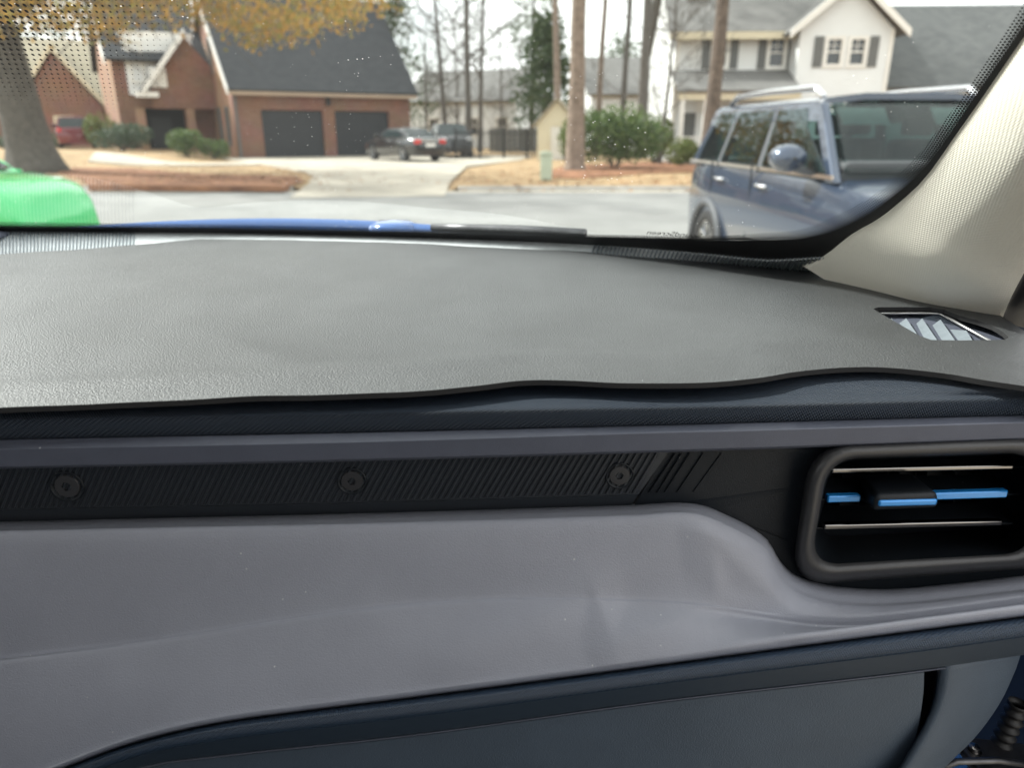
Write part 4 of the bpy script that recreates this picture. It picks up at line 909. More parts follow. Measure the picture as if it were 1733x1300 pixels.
E1 = [(-420, 382), (0, 386), (400, 390), (780, 397), (1000, 403), (1170, 406), (1280, 406), (1378, 400), (1455, 371), (1508, 335), (1572, 277), (1655, 158), (1727, 53), (1790, -45), (1850, -145)]
E2 = [(-420, 370), (0, 375), (400, 380), (780, 389), (1000, 396), (1150, 399), (1250, 397), (1356, 387), (1431, 356), (1488, 323), (1553, 262), (1636, 152), (1706, 46), (1768, -50), (1828, -150)]

# --- dash top (navy pad under the mat) and its front roll
MZ0, MK = -.180, .030
def mat_plane(v): return MZ0 + MK * (v - .5)
front = row(c_crease, .50)
back = [atGlass(min(x, 1395), interp(E0[:8], min(x, 1395)), .004) for x in cols]
for i, x in enumerate(cols):
    if x > 1395: back[i] = back[i] + CU * (x - 1395) * .0006 - CV * (x - 1395) * .0009
rows = []
for t in (1, .9, .75, .6, .45, .3, .15, .05):
    r = []
    for a, b in zip(front, back):
        p = a.lerp(b, t); p.z = min(p.z, CAM.z + mat_plane(uv(p)[1]) - (.0095 if t < .95 else .002)); r.append(p)
    rows.append(r)
rows += [[p + Vector((0, 0, .0008)) + CV * .006 for p in front], front, row(c_crease, .4965, 5), row(c_padbot, .498), row(c_padbot, .51, 2)]
MB().loft(rows).build('dash_pad', 'navy', car, smooth=True)
# --- grey rail under the pad
MB().loft([row(c_padbot, .512, -2), row(c_padbot, .4995, 1.2), row(c_padbot, .497, 2.2), row(c_railcr, .489, -1), row(c_railcr, .4882, 1), row(c_railbot, .4905, -3), row(c_railbot, .493), row(c_railbot, .53, 2)]).build('dash_rail', 'rail', car, autos=25)
# --- grip panel with slanting ridges and three socket bolts
gcols = [-420 + 30 * i for i in range(50)] + [1066]
def gdiag(y): return 1130 + (y - 768) * (1066 - 1130) / (857 - 768)      # slanted joint
GV = .512
def prow(pts, v, dy=0.0):
    out = []
    for x in gcols:
        xx = x if x < 1060 else gdiag(interp(pts, 1100) + dy)
        out.append(atV(xx, interp(pts, xx) + dy, v))
    return out
gcols = [-420 + 30 * i for i in range(49)] + [1066]
grip = MB().loft([prow(c_railbot, .53, -8), prow(c_railbot, GV, -3), prow(c_stripbot, GV), prow(c_stripbot, GV - .0015, 2), prow(c_gray, .5165, 3)]).build('grip_panel', 'grip', car, autos=25)
x = -380
while x < 1128:
    yt, yb = interp(c_railbot, x) + 1, interp(c_stripbot, x) - 1
    sl = 26 + 15 * max(0, min(1, x / 900)); wd = 3.1
    xb = x - sl
    if xb > gdiag(yb) - 4 or x > gdiag(yt) - 4: break
    m = MB(); q = []
    for dx, v in ((-wd, GV + .0006), (-wd * .45, GV - .0019), (wd * .45, GV - .0019), (wd, GV + .0006)):
        q.append((atV(x + dx, yt, v), atV(xb + dx, yb, v)))
    m.add([p for a in q for p in a], [(0, 1, 3, 2), (2, 3, 5, 4), (4, 5, 7, 6), (1, 0, 6, 7), (0, 2, 4, 6), (1, 7, 5, 3)])
    m.build('ridge', 'grip', grip)
    x += 11.4
for k, (bx, by, rr) in enumerate(((115, 822, 24), (596, 813, 24), (1048, 804, 23.5))):
    c = atV(bx, by, GV); nrm = -CV; px = (c - CAM).length / F * .985
    well = MB().lathe(c, nrm, [(.0006, rr * px * 1.04), (.0026, rr * px), (.0022, rr * px * .90), (-.0006, rr * px * .80), (-.001, rr * px * .2)], 40).build('bolt_well', 'black', grip, smooth=True)
    b = MB().lathe(c, nrm, [(-.001, rr * px * .76), (.0012, rr * px * .755), (.0021, rr * px * .70), (.0022, rr * px * .40)], 40)
    # hexagon socket
    a = nrm.orthogonal().normalized(); bb = nrm.cross(a)
    def ring(r, h, n, ph=.3): return [c + nrm * h + (a * math.cos(ph + i * 2 * math.pi / n) + bb * math.sin(ph + i * 2 * math.pi / n)) * r for i in range(n)]
    hx = [];
    for i in range(6):
        p0, p1 = ring(rr * px * .30, .0022, 6)[i], ring(rr * px * .30, .0022, 6)[(i + 1) % 6]
        hx += [p0.lerp(p1, j / 4) for j in range(4)]
    b.loft([ring(rr * px * .40, .0022, 24), hx, [c + (p - c) * .95 - nrm * .004 for p in hx]], True).fan([c + (p - c) * .95 - nrm * .004 for p in hx])
    bo = b.build('socket_bolt', 'ring', grip, autos=30)
    MB().lathe(c, nrm, [(-.0025, rr * px * .13), (-.0008, rr * px * .12), (-.0004, 0.0001)], 12).build('bolt_pin', 'ring', grip, smooth=True)
# --- black housing right of the joint, wraps the air vent
def rrect(cs, r, n=7):
    out = []; cs = [Vector((x, y)) for x, y in cs]
    for i in range(4):
        p, c, q = cs[i - 1], cs[i], cs[(i + 1) % 4]
        a = c + (p - c).normalized() * r; b = c + (q - c).normalized() * r
        for k in range(n):
            t = k / (n - 1); t2 = t
            out.append(tuple(a * (1 - t) ** 2 + c * 2 * t * (1 - t) * .92 + c * 0 + b * t * t + (a + b) * .5 * 2 * t * (1 - t) * .08))
    return out
LO = rrect([(1372, 752), (1792, 735), (1802, 958), (1336, 992)], 66)
LC = rrect([(1380, 759), (1784, 743), (1793, 951), (1345, 984)], 62)
LD = rrect([(1390, 768), (1770, 753), (1775, 944), (1357, 973)], 56)
LI = rrect([(1402, 777), (1754, 765), (1747, 936), (1371, 957)], 48)
LB = rrect([(1408, 786), (1748, 774), (1738, 892), (1384, 909)], 34)
top = [(x, interp(c_railbot, x) - 4) for x in [1131 + 25 * i for i in range(30)]]
bot = [(x, interp(c_gray, x) + 5) for x in [1862 - 20 * i for i in range(21)] + [1450 - 8 * i for i in range(39)] + [1130, 1100, 1070]]
loop = top + bot
hole = LC[::-1]
tri = tessellate_polygon([[Vector((x, -y, 0)) for x, y in loop], [Vector((x, -y, 0)) for x, y in hole]])
pts = [atV(x, y, .5125 if 1225 > x else .509) for x, y in loop] + [atV(x, y, .509) for x, y in hole]
house = MB().add(pts, [tuple(t) for t in tri]).build('vent_housing', 'black', car)
for (x1, y1, x0, y0, w) in ((1142, 768, 1098, 834, 1.6), (1153, 768, 1112, 834, 1.7), (1167, 767, 1125, 833, 1.8), (1190, 767, 1146, 833, 1.8), (1221, 767, 1173, 833, 2.0)):
    m = MB(); q = [(atV(x1 + dx, y1, v), atV(x0 + dx, y0, v)) for dx, v in ((-w, GV + .001), (0, GV - .0016), (w, GV + .001))]
    m.add([p for a in q for p in a], [(0, 1, 3, 2), (2, 3, 5, 4), (0, 2, 4), (1, 5, 3)]).build('ridge', 'black', house)
# --- air vent
vent = MB()
vent.loft([[atV(x, y, v) for x, y in L] for L, v in ((LO, .512), (LO, .502), (LC, .489), (LD, .4855), (LI, .4905), (LI, .497))], True)
vent = vent.build('air_vent', 'ring', car, smooth=True)
m = MB(); m.loft([[atV(x, y, v) for x, y in L] for L, v in ((LI, .496), (LB, .565))], True); m.fan([atV(x, y, .565) for x, y in LB])
m.build('vent_recess', 'black', vent, smooth=False, autos=30)
def bar(x0, y0, x1, y1, th, v, depth, name, m, bev=.0012):
    a, b = atV(x0, y0, v), atV(x1, y1, v); h = th * (a - CAM).length / F * .5; up = Vector((0, 0, h)); d = CV * depth
    lo = [a - up, b - up, b - up + d, a - up + d]; hi = [p + up * 2 for p in lo]
    return MB().hexa(lo, hi).build(name, m, vent, bevel=(bev, 3), autos=40)
for (x0, y0, x1, y1) in ((1392, 799, 1740, 791), (1385, 846, 1728, 837), (1378, 895, 1715, 887)):
    bar(x0, y0, x1, y1, 3.2, .5085, .036, 'slat', 'black', .0006)
bar(1408, 798, 1716, 791, 8, .503, .006, 'trim_bar', 'chrome'); bar(1395, 893.5, 1697, 886.5, 9, .503, .006, 'trim_bar', 'chrome')
bar(1401, 846, 1457, 844.5, 12, .503, .006, 'accent_bar', 'accent'); bar(1580, 841, 1706, 837, 12, .503, .006, 'accent_bar', 'accent')
F1 = [(1476, 865), (1589, 860), (1588, 833), (1483, 837)]; F2 = [(1448, 842), (1552, 838), (1545, 800), (1452, 803)]
MB().hexa([atV(x, y, .480) for x, y in F1], [atV(x, y, .540) for x, y in F2]).build('vent_tab', 'black', vent, bevel=(.004, 3), autos=50)
bar(1488, 853.5, 1587, 851, 10.5, .4785, .004, 'accent_bar', 'accent', .0015)
for k in range(7):
    xx = 1425 + k * 48
    a = atV(xx, 800, .548); b = atV(xx - 6, 884, .548)
    MB().hexa([b, b + CU * .0015, b + CU * .0015 + CV * .015, b + CV * .015], [a, a + CU * .0015, a + CU * .0015 + CV * .015, a + CV * .015]).build('back_vane', 'black', vent)
# --- grey lower panel
def lkeys(x):
    g, f, n = interp(c_gray, x), interp(c_fold, x), interp(c_navy, x)
    return [(g - 3, .525), (g, .506), (g + 4, .4975), (g + 12, .489), (g + 24, .481), (g * .55 + f * .45 + 6, .474), (f - 10, .4664), (f, .4640), (f + 11, .4611), ((f + n - 12) / 2, .4480), (n - 22, .4375), (n - 9, .4350), (n - 2, .438), (n + 2, .455)]
LIGHT_CREASES = [((1205, 905), (1345, 1035), 60, .0016), ((1005, 1000), (1040, 1088), 48, .0012), ((1040, 1088), (1215, 1018), 55, .0014), ((1215, 1018), (1345, 1035), 40, .0012), ((760, 1120), (1005, 1000), 60, .0010), ((1205, 905), (1215, 1018), 55, .0013), ((283, 1082), (620, 1030), 60, .0010)]  # raised creases stand in for reflected light patches; the last follows the fold
def light_crease(x, y):
    h_ = 0.0
    for (x0, y0), (x1, y1), w, a in LIGHT_CREASES:
        dx, dy = x1 - x0, y1 - y0; t = max(0, min(1, ((x - x0) * dx + (y - y0) * dy) / (dx * dx + dy * dy))); d = math.hypot(x - x0 - dx * t, y - y0 - dy * t)
        f = max(0.0, 1 - d / w); h_ = max(h_, 2.2 * a * f)
    return h_
lc = sorted(set([-420 + 30 * i for i in range(43)] + [850 + 8 * i for i in range(119)] + [1810 + 30 * i for i in range(9)])); lrows = []
for k in range(53):
    t = k / 4.0; r = []
    for x in lc:
        ks = lkeys(x); ys_k = [(i, q[0]) for i, q in enumerate(ks)]; vs_k = [(i, q[1]) for i, q in enumerate(ks)]
        y_, v_ = interp(ys_k, t), interp(vs_k, t); r.append(atV(x, y_, v_ - (light_crease(x, y_) if 4 < t < 11 else 0)))
    lrows.append(r)
MB().loft(lrows).build('lower_panel', 'lower', car, smooth=True)
# --- navy lower roll and smooth face
nm = [(x, interp(c_navy, x) * .52 + interp(c_navyb, x) * .48) for x in range(-420, 2080, 20)]
nq = [(x, interp(c_navy, x) * .78 + interp(c_navyb, x) * .22) for x in range(-420, 2080, 20)]
MB().loft([row(c_navy, .447, 0), row(c_navy, .437, 1.5), row(c_navy, .4300, 7), row(nq, .4245), row(nm, .4252), row(nm, .4275, 3)]).build('lower_roll', 'navy_roll', car, smooth=True)
MB().loft([row(nm, .4275, 1), row(nm, .4262, 4), row(c_navyb, .4375, -2), row(c_navyb, .4405, 0), row(c_navyb, .455, 1)]).build('lower_face', 'navy_s', car, autos=30)
# --- glove box, groove and end panel
gl_right = [(1564, 1130), (1562, 1160), (1550, 1210), (1525, 1257), (1495, 1300), (1445, 1360), (1380, 1420)]
gr_right = [(1590, 1126), (1582, 1180), (1565, 1225), (1537, 1275), (1522, 1300), (1470, 1370), (1400, 1440)]
ep_right = [(1727, 1106), (1715, 1140), (1690, 1192), (1650, 1247), (1600, 1297), (1530, 1370), (1450, 1440)]
def gv(y): return .4435 + .03 * max(0, (y - 1130)) / 300.0
N = 22
gR, grR, eR = curve(gl_right, N), curve(gr_right, N), curve(ep_right, N)
rowsg = []
for k in range(N):
    x1, y1 = gR[k]; y1 += 5; r = []
    for j in range(30):
        t = j / 29; xx = -420 + (x1 + 420) * (1 - (1 - t) ** 1.6); y0 = interp(c_navyb, xx) + 6; yy = y0 + (y1 - gR[0][1] - 5) * 1.35
        r.append(atV(xx, yy, gv(yy)))
    rowsg.append(r)
rowsg = [[p + CV * .012 for p in rowsg[0]]] + rowsg
g = MB().loft(rowsg)
g.loft([[r[-1] for r in rowsg[1:]], [r[-1] + CU * .0012 + CV * .004 for r in rowsg[1:]], [r[-1] + CU * .001 + CV * .03 for r in rowsg[1:]]])
g.build('glove_box_door', 'glove', car, autos=40)
MB().tube([atV(x, interp(c_navyb, x) + 3.2, .4425) for x in [-400 + 40 * i for i in range(49)] + [1600]], .0006, 6).build('glove_box_trim', 'rail', car, smooth=True)
bk = [[atV(x, y, .475) for x, y in curve([(a - 90, b) for a, b in gl_right], N)], [atV(x, y, .475) for x, y in curve([(a + 12, b) for a, b in gr_right], N)]]
MB().loft(bk).build('glove_box_groove', 'deep', car)
rr = []
for k in range(N):
    a, b = grR[k], eR[k]; r = [atV(a[0] - 3, a[1], .474), atV(a[0], a[1], .452), atV(a[0] + 4, a[1], .4465)]
    for j in range(1, 9):
        t = j / 8; r.append(atV(a[0] + 4 + (b[0] - a[0] - 4) * t, a[1] + (b[1] - a[1]) * t, .4445 + .018 * t ** 2.5))
    r.append(atV(b[0] + 1, b[1] + 1, .50)); rr.append(r)
rr = [[p + CV * .02 for p in rr[0]]] + rr
MB().loft(rr).build('dash_end_panel', 'glove', car, smooth=True)
c_mb = [(-420, 452), (0, 434), (100, 429), (200, 421), (330, 409), (400, 409), (700, 415), (840, 422), (1000, 431), (1200, 443), (1390, 459), (1430, 462), (1540, 470), (1580, 479), (1650, 513), (1733, 565), (1850, 640)]
# --- strip of grille between the mat and the glass, with fins
sg = [x for x in range(-420, 1401, 20)]
edge = [atGlass(x, interp(E0[:8], x), .003) for x in sg]
def foot(x, dy, dz): return atPlane(x, interp(c_mb, x) + dy, MZ0 + dz, MK)
MB().loft([[p + Vector((0, 0, .003)) + CV * .004 for p in edge], [p - CV * .004 + Vector((0, 0, .001)) for p in edge], [foot(x, 3, -.001) for x in sg], [foot(x, 40, -.007) for x in sg]]).build('defroster_grille', 'grille', car, smooth=True)
fm = MB()
for x in list(range(1005, 1424, 7)) + list(range(-40, 235, 6)):
    p = atGlass(min(x, 1400), interp(E0[:8], min(x, 1400)), .003) - CV * .006; q = foot(x - 6, 6, -.002); w = CU * .0012; u = Vector((0, 0, .0035))
    if x > 1400: p = p + CU * (x - 1400) * .0007
    fm.hexa([q - w, q + w, p + w, p - w], [q - w * .4 + u * .6, q + w * .4 + u * .6, p + w * .4 + u, p - w * .4 + u])
fm.build('defroster_fins', 'fin', car, kind='stuff')
# small sensor wedge at the far left of the glass foot
a = atGlass(-40, 384, .012); b = atGlass(21, 394, .012)
MB().hexa([a + Vector((0, 0, -.02)), b + Vector((0, 0, -.004)), b - CV * .03 + Vector((0, 0, -.004)), a - CV * .04 + Vector((0, 0, -.02))], [a, b + Vector((0, 0, .001)), b - CV * .03, a - CV * .04]).build('light_sensor', 'rail', car, bevel=(.003, 2))
# --- side demister vent seen through the cut-out of the mat
hole_px = [(1477, 527), (1486, 524), (1530, 523), (1575, 523), (1598, 527), (1625, 538), (1655, 547), (1680, 556), (1697, 566), (1706, 575), (1700, 579), (1670, 581), (1620, 582), (1575, 581), (1556, 574), (1530, 559), (1505, 544)]
def onM(px, py, dz=0.0): return atPlane(px, py, MZ0 + dz, MK)
dm = MB().add([onM(x, y, -.0085) for x, y in hole_px], [tuple(t) for t in tessellate_polygon([[Vector((x, -y, 0)) for x, y in hole_px]])])
dm = dm.build('demister_vent', 'rail', car)
for q in (((1505, 541), (1509, 538), (1519, 554), (1515, 554)), ((1521, 547), (1534, 538), (1560, 576), (1545, 568)), ((1550, 548), (1561, 538), (1592, 583), (1568, 583)), ((1577, 551), (1592, 540), (1622, 583), (1597, 583)), ((1606, 557), (1636, 559), (1651, 583), (1625, 583))):
    dz = (-.0088, -.0035, -.0035, -.0088); t = [onM(x, y, d) for (x, y), d in zip(q, dz)]
    MB().hexa([p - Vector((0, 0, .0015)) for p in t], t).build('vent_fin', 'fin', dm, bevel=(.0006, 2))
MB().tube([onM(x, y, -.004) for x, y in ((1490, 531), (1540, 530), (1590, 531), (1610, 541), (1685, 583))], .0014, 6).build('vent_rim', 'bright', dm, smooth=True)
# --- dash mat: a lined sheet lying on the dashboard
c_mf = [(-420, 712), (0, 690), (160, 684), (420, 672), (620, 666), (720, 661), (800, 654), (880, 645), (960, 645), (1060, 649), (1180, 648), (1280, 640), (1350, 628), (1420, 622), (1500, 622), (1600, 632), (1680, 646), (1733, 654), (1900, 680)]
of = [(x, interp(c_mf, x)) for x in range(-420, 1881, 10)]; ob = [(x, interp(c_mb, x)) for x in range(1880, -421, -10)]
hp = []
for i in range(len(hole_px)):
    a, b = hole_px[i - 1], hole_px[i]; hp += [a, ((a[0] + b[0]) / 2, (a[1] + b[1]) / 2)]
def pl(q): p = onM(*q); return Vector(uv(p))
OF, OB, HP = [pl(q) for q in of], [pl(q) for q in ob], [pl(q) for q in hp]
poly = OF + OB
def inside(p, poly):
    c = False; j = len(poly) - 1
    for i in range(len(poly)):
        if (poly[i].y > p.y) != (poly[j].y > p.y) and p.x < (poly[j].x - poly[i].x) * (p.y - poly[i].y) / (poly[j].y - poly[i].y) + poly[i].x: c = not c
        j = i
    return c
vs = list(poly) + list(HP); es = [(i, (i + 1) % len(poly)) for i in range(len(poly))]; n0 = len(poly)
es += [(n0 + i, n0 + (i + 1) % len(HP)) for i in range(len(HP))]
u0, u1 = min(p.x for p in poly), max(p.x for p in poly)
ffront = [(p.x, p.y) for p in OF]
gx = u0
while gx < u1:
    gy = .5
    while gy < 1.2:
        p = Vector((gx + random.uniform(-.002, .002), gy + random.uniform(-.002, .002)))
        if inside(p, poly) and not inside(p, HP): vs.append(p)
        gy += .010 if gy < .62 else .016
    gx += .013
cv_, ce, cf = delaunay_2d_cdt(vs, es, [], 0, 1e-5)[:3]
keep = []
for f in cf:
    c = sum((cv_[i] for i in f), Vector((0, 0))) / len(f)
    if inside(c, poly) and not inside(c, HP): keep.append(tuple(f))
def mat_h(p):
    df = p.y - interp(ffront, p.x)
    z = mat_plane(p.y) + .003 * (1 - math.exp(-max(df, 0) / .022))
    z += .0022 * noise.noise(Vector((p.x * 5, p.y * 7, 1.3))) * min(1, max(df, 0) / .05) + .0008 * noise.noise(Vector((p.x * 16, p.y * 16, 4)))
    z += .0016 * math.exp(-((df - .05 - .012 * math.sin(p.x * 4)) / .012) ** 2)
    return z
MM = thing('dash_mat', 'grey grained leatherette mat with wavy front edge lying over the dashboard', 'dash mat', P(-.3, .8, MZ0))
m = MB(); m.add([P(p.x, p.y, mat_h(p)) for p in cv_], keep)
top_o = m.build('top_sheet', 'mat', MM, smooth=True)
m = MB(); nb = len(cv_)
bm = bmesh.new(); bv = [bm.verts.new(P(p.x, p.y, mat_h(p)) - ORG[MM]) for p in cv_]
for f in keep:
    try: bm.faces.new([bv[i] for i in f])
    except ValueError: pass
bd = [e for e in bm.edges if len(e.link_faces) == 1]
w = MB()
for e in bd:
    a, b = e.verts[0].co + ORG[MM], e.verts[1].co + ORG[MM]; d = Vector((0, 0, -.0042))
    w.add([a, b, b + d, a + d], [(0, 1, 2, 3)])
w.add([P(p.x, p.y, mat_h(p) - .0042) for p in cv_], keep)
w.build('backing', 'foam', MM); bm.free()
# --- windshield: pane, printed black band, dots, lettering
gu = [-1.12 + 1.56 * i / 40 for i in range(41)]
pane = MB().loft([[glassP(min(u, .43 - .13 * s) if u > 0 else max(u, -1.14 + .13 * s), s) for u in gu] for s in [-.01 + .05 * k for k in range(18)]]).build('windshield', 'windshield', car, smooth=True)
def frit(A, B, name, m, off, n=160, closed=0):
    ca, cb = curve(A, n), curve(B, n); K = 5; vs, uvs, ac, fs = [], [], [], []; run = 0.0; prev = None
    for i in range(n):
        pa, pb = atGlass(*ca[i], off), atGlass(*cb[i], off)
        mid_ = (pa + pb) / 2
        if prev is not None: run += (mid_ - prev).length
        prev = mid_
        for k in range(K):
            t = k / (K - 1); q = (ca[i][0] + (cb[i][0] - ca[i][0]) * t, ca[i][1] + (cb[i][1] - ca[i][1]) * t)
            p = atGlass(*q, off); vs.append(p); uvs.append((run, (p - pa).length)); ac.append(t)
    for i in range(n - 1):
        for k in range(K - 1): fs.append((i * K + k, (i + 1) * K + k, (i + 1) * K + k + 1, i * K + k + 1))
    mb = MB(); mb.add(vs, fs); o = mb.build(name, m, pane, smooth=True, fixn=False)
    me = o.data; ul = me.uv_layers.new(name='UVMap'); cl = me.color_attributes.new('across', 'FLOAT_COLOR', 'POINT')
    for lp in me.loops: ul.data[lp.index].uv = uvs[lp.vertex_index]
    for i, a in enumerate(ac): cl.data[i].color = (a, a, a, 1)
    return o
frit(E0, E1, 'black_band', 'frit', .0025)
frit(E1[:7], E2[:7], 'dot_band', 'frit_base', .0020)
frit(E1[6:], E2[6:], 'dot_band', 'frit_dots', .0022)
vs, uvs, ac, fs = [], [], [], []
NX, NY = 26, 16
for j in range(NY):
    for i in range(NX):
        x, y = -40 + 400 * i / (NX - 1), -20 + 210 * j / (NY - 1)
        p = atGlass(x, y, .002); vs.append(p); u, v = uv(p); uvs.append((u, (p - glassP(u, 0)).length * .66))
        ac.append(max(0, min(1, max((x - 20) / 330 + max(0, y) / 700, (y - 60) / 130))))
for j in range(NY - 1):
    for i in range(NX - 1): fs.append((j * NX + i, j * NX + i + 1, (j + 1) * NX + i + 1, (j + 1) * NX + i))
o = MB().add(vs, fs).build('dot_shade', 'frit_big', pane, smooth=True, fixn=False); me = o.data
ul = me.uv_layers.new(name='UVMap'); cl = me.color_attributes.new('across', 'FLOAT_COLOR', 'POINT')
for lp in me.loops: ul.data[lp.index].uv = uvs[lp.vertex_index]
for i, a in enumerate(ac): cl.data[i].color = (a, a, a, 1)
# lettering, meant to be read from outside
fc = bpy.data.curves.new('lettering', 'FONT'); fc.body = 'SoundScreen'; fc.size = 1; fc.shear = .0
fo = bpy.data.objects.new('lettering_tmp', fc); COL.objects.link(fo); bpy.context.view_layer.update()
tm = bpy.data.meshes.new_from_object(fo); bpy.data.objects.remove(fo)
xs = [v.co.x for v in tm.vertices]; wx = max(xs) - min(xs); x0 = min(xs)
t0, t1 = atGlass(1184, 402, .003), atGlass(1094, 396, .003); ax = t1 - t0
aup = (glassP(uv(t0)[0], .3) - glassP(uv(t0)[0], .2)).normalized(); sc = ax.length / wx
lm = MB(); lm.add([t0 + ax * ((v.co.x - x0) / wx) + aup * v.co.y * sc * 1.45 for v in tm.vertices], [tuple(p.vertices) for p in tm.polygons])
lm.build('lettering', 'ink', pane, fixn=False)
# --- pillar trim, door seal
NB = 26
C0 = curve([(1362, 452), (1400, 431), (1443, 397), (1485, 373), (1516, 350), (1568, 302), (1620, 230), (1660, 174), (1733, 69), (1790, -14), (1850, -104)], NB)
C3 = curve([(1660, 640), (1682, 590), (1695, 545), (1708, 510), (1733, 462), (1770, 400), (1810, 330), (1850, 260), (1890, 190), (1930, 110), (1970, 30)], NB)
prow_ = []
prof = [(0, -.004, 0), (.02, -.016, 0), (.06, -.030, 0), (.14, -.055, 0), (.26, -.088, 0), (.38, -.118, 0), (.49, -.142, 0), (.58, -.154, 0), (.66, -.160, 0), (.76, -.163, 0), (.86, -.166, 0), (.94, -.166, 0), (1.0, -.158, 0)]
prof = [(t, dv * .52, 0) for t, dv, _ in prof]
for k in range(NB):
    a, b = C0[k], C3[k]; pa = atGlass(a[0], a[1], .003); v0 = uv(pa)[1]; r = [pa + CV * .01]
    for t, dv, _ in prof:
        x_, y_ = a[0] + (b[0] - a[0]) * t, a[1] + (b[1] - a[1]) * t
        r.append(atV(x_, y_, v0 + dv * (.75 + .25 * v0 / .9)))
    prow_.append(r)
MB().loft(prow_).build('pillar_trim', 'pillar', car, smooth=True)
sr = []
for k in range(NB):
    q = prow_[k][-1]; sr.append([q + CV * .012, q - CV * .004 + CU * .006, q - CV * .006 + CU * .022, q + CV * .01 + CU * .034, q + CV * .06 + CU * .05])
MB().loft(sr).build('door_seal', 'seal', car, smooth=True)
# --- bonnet, cowl, wiper, washer nozzle
def hz(u, v): e = v - 1.31; return -.144 - .125 * e - .06 * e * e - .020 * ((u + .36) / .52) ** 2 - .10 * max(0, (abs(u + .36) - .62)) ** 1.2
hu = [-1.16 + 1.6 * i / 44 for i in range(45)]
hv = [0, .008, .03, .08, .15, .25, .4, .55, .7, .85, .95, 1.02, 1.06]
hr = []
for k, e in enumerate(hv):
    hr.append([P(u, glass_v(u) + .09 + e - .12 * ((u + .36) / .8) ** 2 * e, hz(u, glass_v(u) + .09 + e + .31 * ((u + .36) / .727) ** 2) - (.012 if k == 0 else 0) - (.05 if k == 12 else .012 if k == 11 else 0)) for u in hu])
hr.append([p - Vector((0, 0, .5)) for p in hr[-1]])
hr.insert(0, [p - Vector((0, 0, .03)) for p in hr[0]])
MB().loft(hr).build('bonnet', 'egoblue', car, smooth=True)
MB().loft([[P(u, glass_v(u) + d, z) for u in hu] for d, z in ((-.004, GZ - .004), (.02, GZ - .016), (.07, GZ - .02), (.11, GZ - .03))]).build('cowl', 'black', car, smooth=True)
wp = [P(u, glass_v(u) + .014 - s, GZ + s * RAKE + .004) for u, s in ((-.12, .000), (-.06, .004), (.0, .006), (.08, .009), (.17, .012))]
wi = MB().tube(wp, [.007, .008, .008, .009, .007], 8).build('wiper', 'black', car, smooth=True)
MB().tube([p + Vector((0, 0, .012)) + CV * .02 for p in wp[1:]], [.006, .007, .008, .007], 8).build('wiper_arm', 'metal', wi, smooth=True)
c = P(-.13, glass_v(-.13) + .105, hz(-.13, 1.36) - .004)
MB().lathe(c, (0, 0, 1), [(-.01, .046), (.004, .042), (.010, .028), (.012, .0005)], 20).build('bonnet_bump', 'egoblue', car, smooth=True)
# --- body side, hinge and open door on the right
MB().loft([[P(u, v, z) for u, v in ((.425, .60), (.50, .60), (.58, .64), (.62, .74), (.64, 1.0))] for z in (-.37, -.7, -1.3)]).build('body_post', 'egoblue', car, autos=40)
door = MB().loft([[P(u, v, z) for u, v in ((.575, .66), (.68, .50), (.86, .26), (1.12, -.10))] for z in (-.12, -.14, -.5, -1.0)])
door.loft([[P(u + .10, v + .06, z) for u, v in ((.575, .66), (.68, .50), (.86, .26), (1.12, -.10))] for z in (-.12, -.14, -.5, -1.0)])
door.loft([[P(u, v, -.12) for u, v in ((.575, .66), (.68, .50), (.86, .26), (1.12, -.10))], [P(u + .10, v + .06, -.12) for u, v in ((.575, .66), (.68, .50), (.86, .26), (1.12, -.10))]])
door = door.build('open_door', mat('door_navy', (.012, .025, .055), .4), car, autos=40)
bc = atV(1704, 1238, .545)
pr = []
for i in range(34): pr.append((-.035 + .07 * i / 33, .0085 + .0020 * math.cos(i * 2 * math.pi / 4.6)))
MB().lathe(bc, Vector((.12, 0, 1)), pr, 16).build('rubber_boot', 'seal', door, smooth=True)
h0, h1 = atV(1640, 1283, .52), atV(1800, 1290, .53)
hg = MB().hexa([h0 - CV * .02 - Vector((0, 0, .010)), h1 - CV * .02 - Vector((0, 0, .012)), h1 + CV * .02 - Vector((0, 0, .012)), h0 + CV * .03 - Vector((0, 0, .010))], [h0 - CV * .02, h1 - CV * .02, h1 + CV * .02, h0 + CV * .03]).build('door_hinge', 'metal', door, bevel=(.003, 3))
b0 = atV(1648, 1268, .53)
MB().lathe(b0 - Vector((0, 0, .006)), (0, 0, 1), [(0, .0075), (.004, .0075), (.0045, .0055), (.009, .005), (.010, .002), (.010, .0002)], 16).build('hinge_bolt', 'chrome', door, autos=30)
MB().tube([atV(1560, 1312, .50), atV(1620, 1290, .50), atV(1690, 1288, .50), atV(1800, 1304, .50)], .003, 8).build('door_cable', 'metal', door, smooth=True)
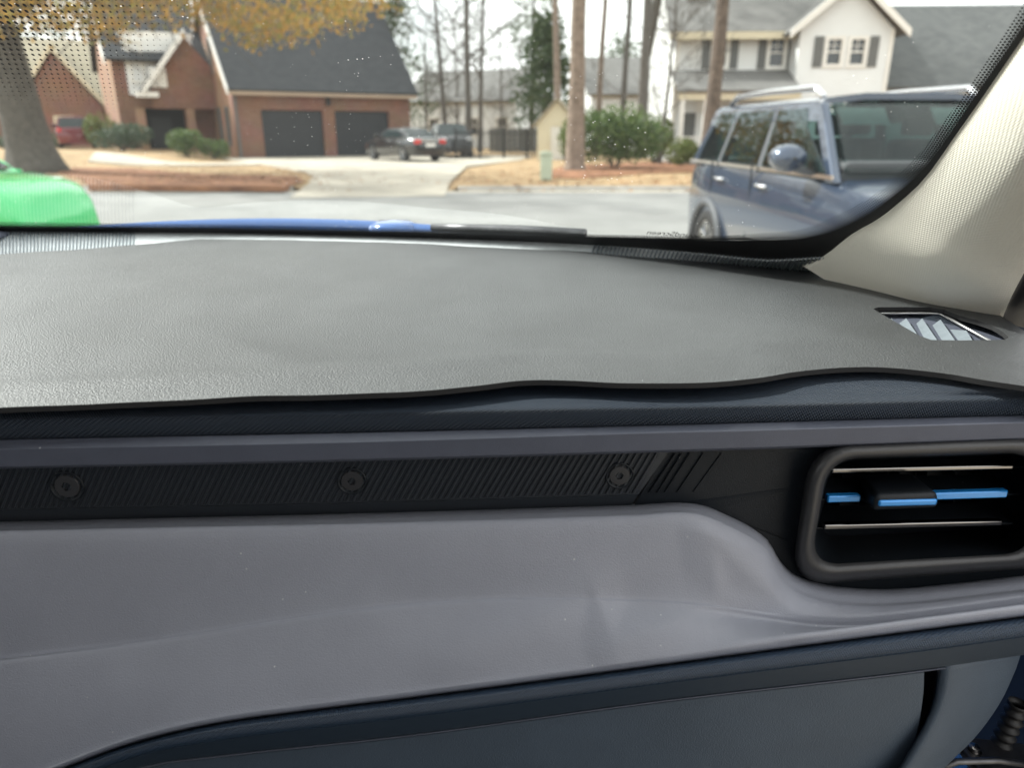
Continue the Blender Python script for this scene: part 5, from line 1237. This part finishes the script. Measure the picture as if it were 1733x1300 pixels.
# --- the rest of the cab round the camera: roof, left side, back wall, floor
ru = [-1.10 + 1.44 * i / 12 for i in range(13)]
MB().loft([[P(u, v, z - .05 * ((u + .36) / .72) ** 2) for u in ru] for v, z in ((.42, .27), (.2, .31), (-.3, .33), (-1.0, .32), (-1.45, .27))]).build('headliner', 'cloth', car, smooth=True)
MB().loft([[P(u, v, z - .05 * ((u + .36) / .72) ** 2 + .05) for u in ru] for v, z in ((.44, .27), (.2, .31), (-.3, .33), (-1.0, .32), (-1.47, .27))]).build('roof', 'egoblue', car, smooth=True)
sdm = MB()
for (v0, v1, z0, z1) in ((.75, -1.45, -1.0, -.14), (-.28, -.44, -.14, .27)): sdm.hexa([P(-1.14, v0, z0), P(-1.08, v0, z0), P(-1.08, v1, z0), P(-1.14, v1, z0)], [P(-1.14, v0, z1), P(-1.08, v0, z1), P(-1.08, v1, z1), P(-1.14, v1, z1)])
sdm.build('side_wall', 'navy_s', car)
sdm = MB()
for (v0, v1, z0, z1) in ((-.34, -1.45, -1.0, -.14), (-.28, -.44, -.14, .27)): sdm.hexa([P(.36, v0, z0), P(.42, v0, z0), P(.42, v1, z0), P(.36, v1, z0)], [P(.36, v0, z1), P(.42, v0, z1), P(.42, v1, z1), P(.36, v1, z1)])
sdm.build('side_wall', 'navy_s', car)
MB().hexa([P(-1.14, -1.45, -1.0), P(.42, -1.45, -1.0), P(.42, -1.5, -1.0), P(-1.14, -1.5, -1.0)], [P(-1.14, -1.45, -.05), P(.42, -1.45, -.05), P(.42, -1.5, -.05), P(-1.14, -1.5, -.05)]).build('back_wall', 'navy_s', car)
MB().hexa([P(-1.14, .8, -1.03), P(.42, .8, -1.03), P(.42, -1.5, -1.03), P(-1.14, -1.5, -1.03)], [P(-1.14, .8, -1.0), P(.42, .8, -1.0), P(.42, -1.5, -1.0), P(-1.14, -1.5, -1.0)]).build('cab_floor', 'carpet', car)
MB().hexa([P(-1.14, .82, -1.0), P(.40, .82, -1.0), P(.40, .86, -1.0), P(-1.14, .86, -1.0)], [P(-1.14, .82, -.21), P(.40, .82, -.21), P(.40, .86, -.21), P(-1.14, .86, -.21)]).build('bulkhead', 'carpet', car)

# --- unseen front seats added to block light from behind (ours laid back for more)
for cu, back in ((0.0, ((-.26, -.68, -.74, -.34, .25, .06), (-.76, -.33, -.90, -.24, .13, .05))), (-.72, ((-.26, -.68, -.46, -.06, .25, .06), (-.45, -.02, -.49, .14, .13, .05)))):
    st = MB()
    for (v0, z0, v1, z1, hw, th) in ((.05, -.66, -.28, -.70, .26, .07),) + back:
        a, b = P(cu, v0, z0), P(cu, v1, z1); d = (b - a).normalized(); n = CU.cross(d).normalized() * th
        st.hexa([a - CU * hw - n, a + CU * hw - n, a + CU * hw + n, a - CU * hw + n], [b - CU * hw - n, b + CU * hw - n, b + CU * hw + n, b - CU * hw + n])
    st.build('seat', 'navy_s', car, bevel=(.04, 3), autos=40)
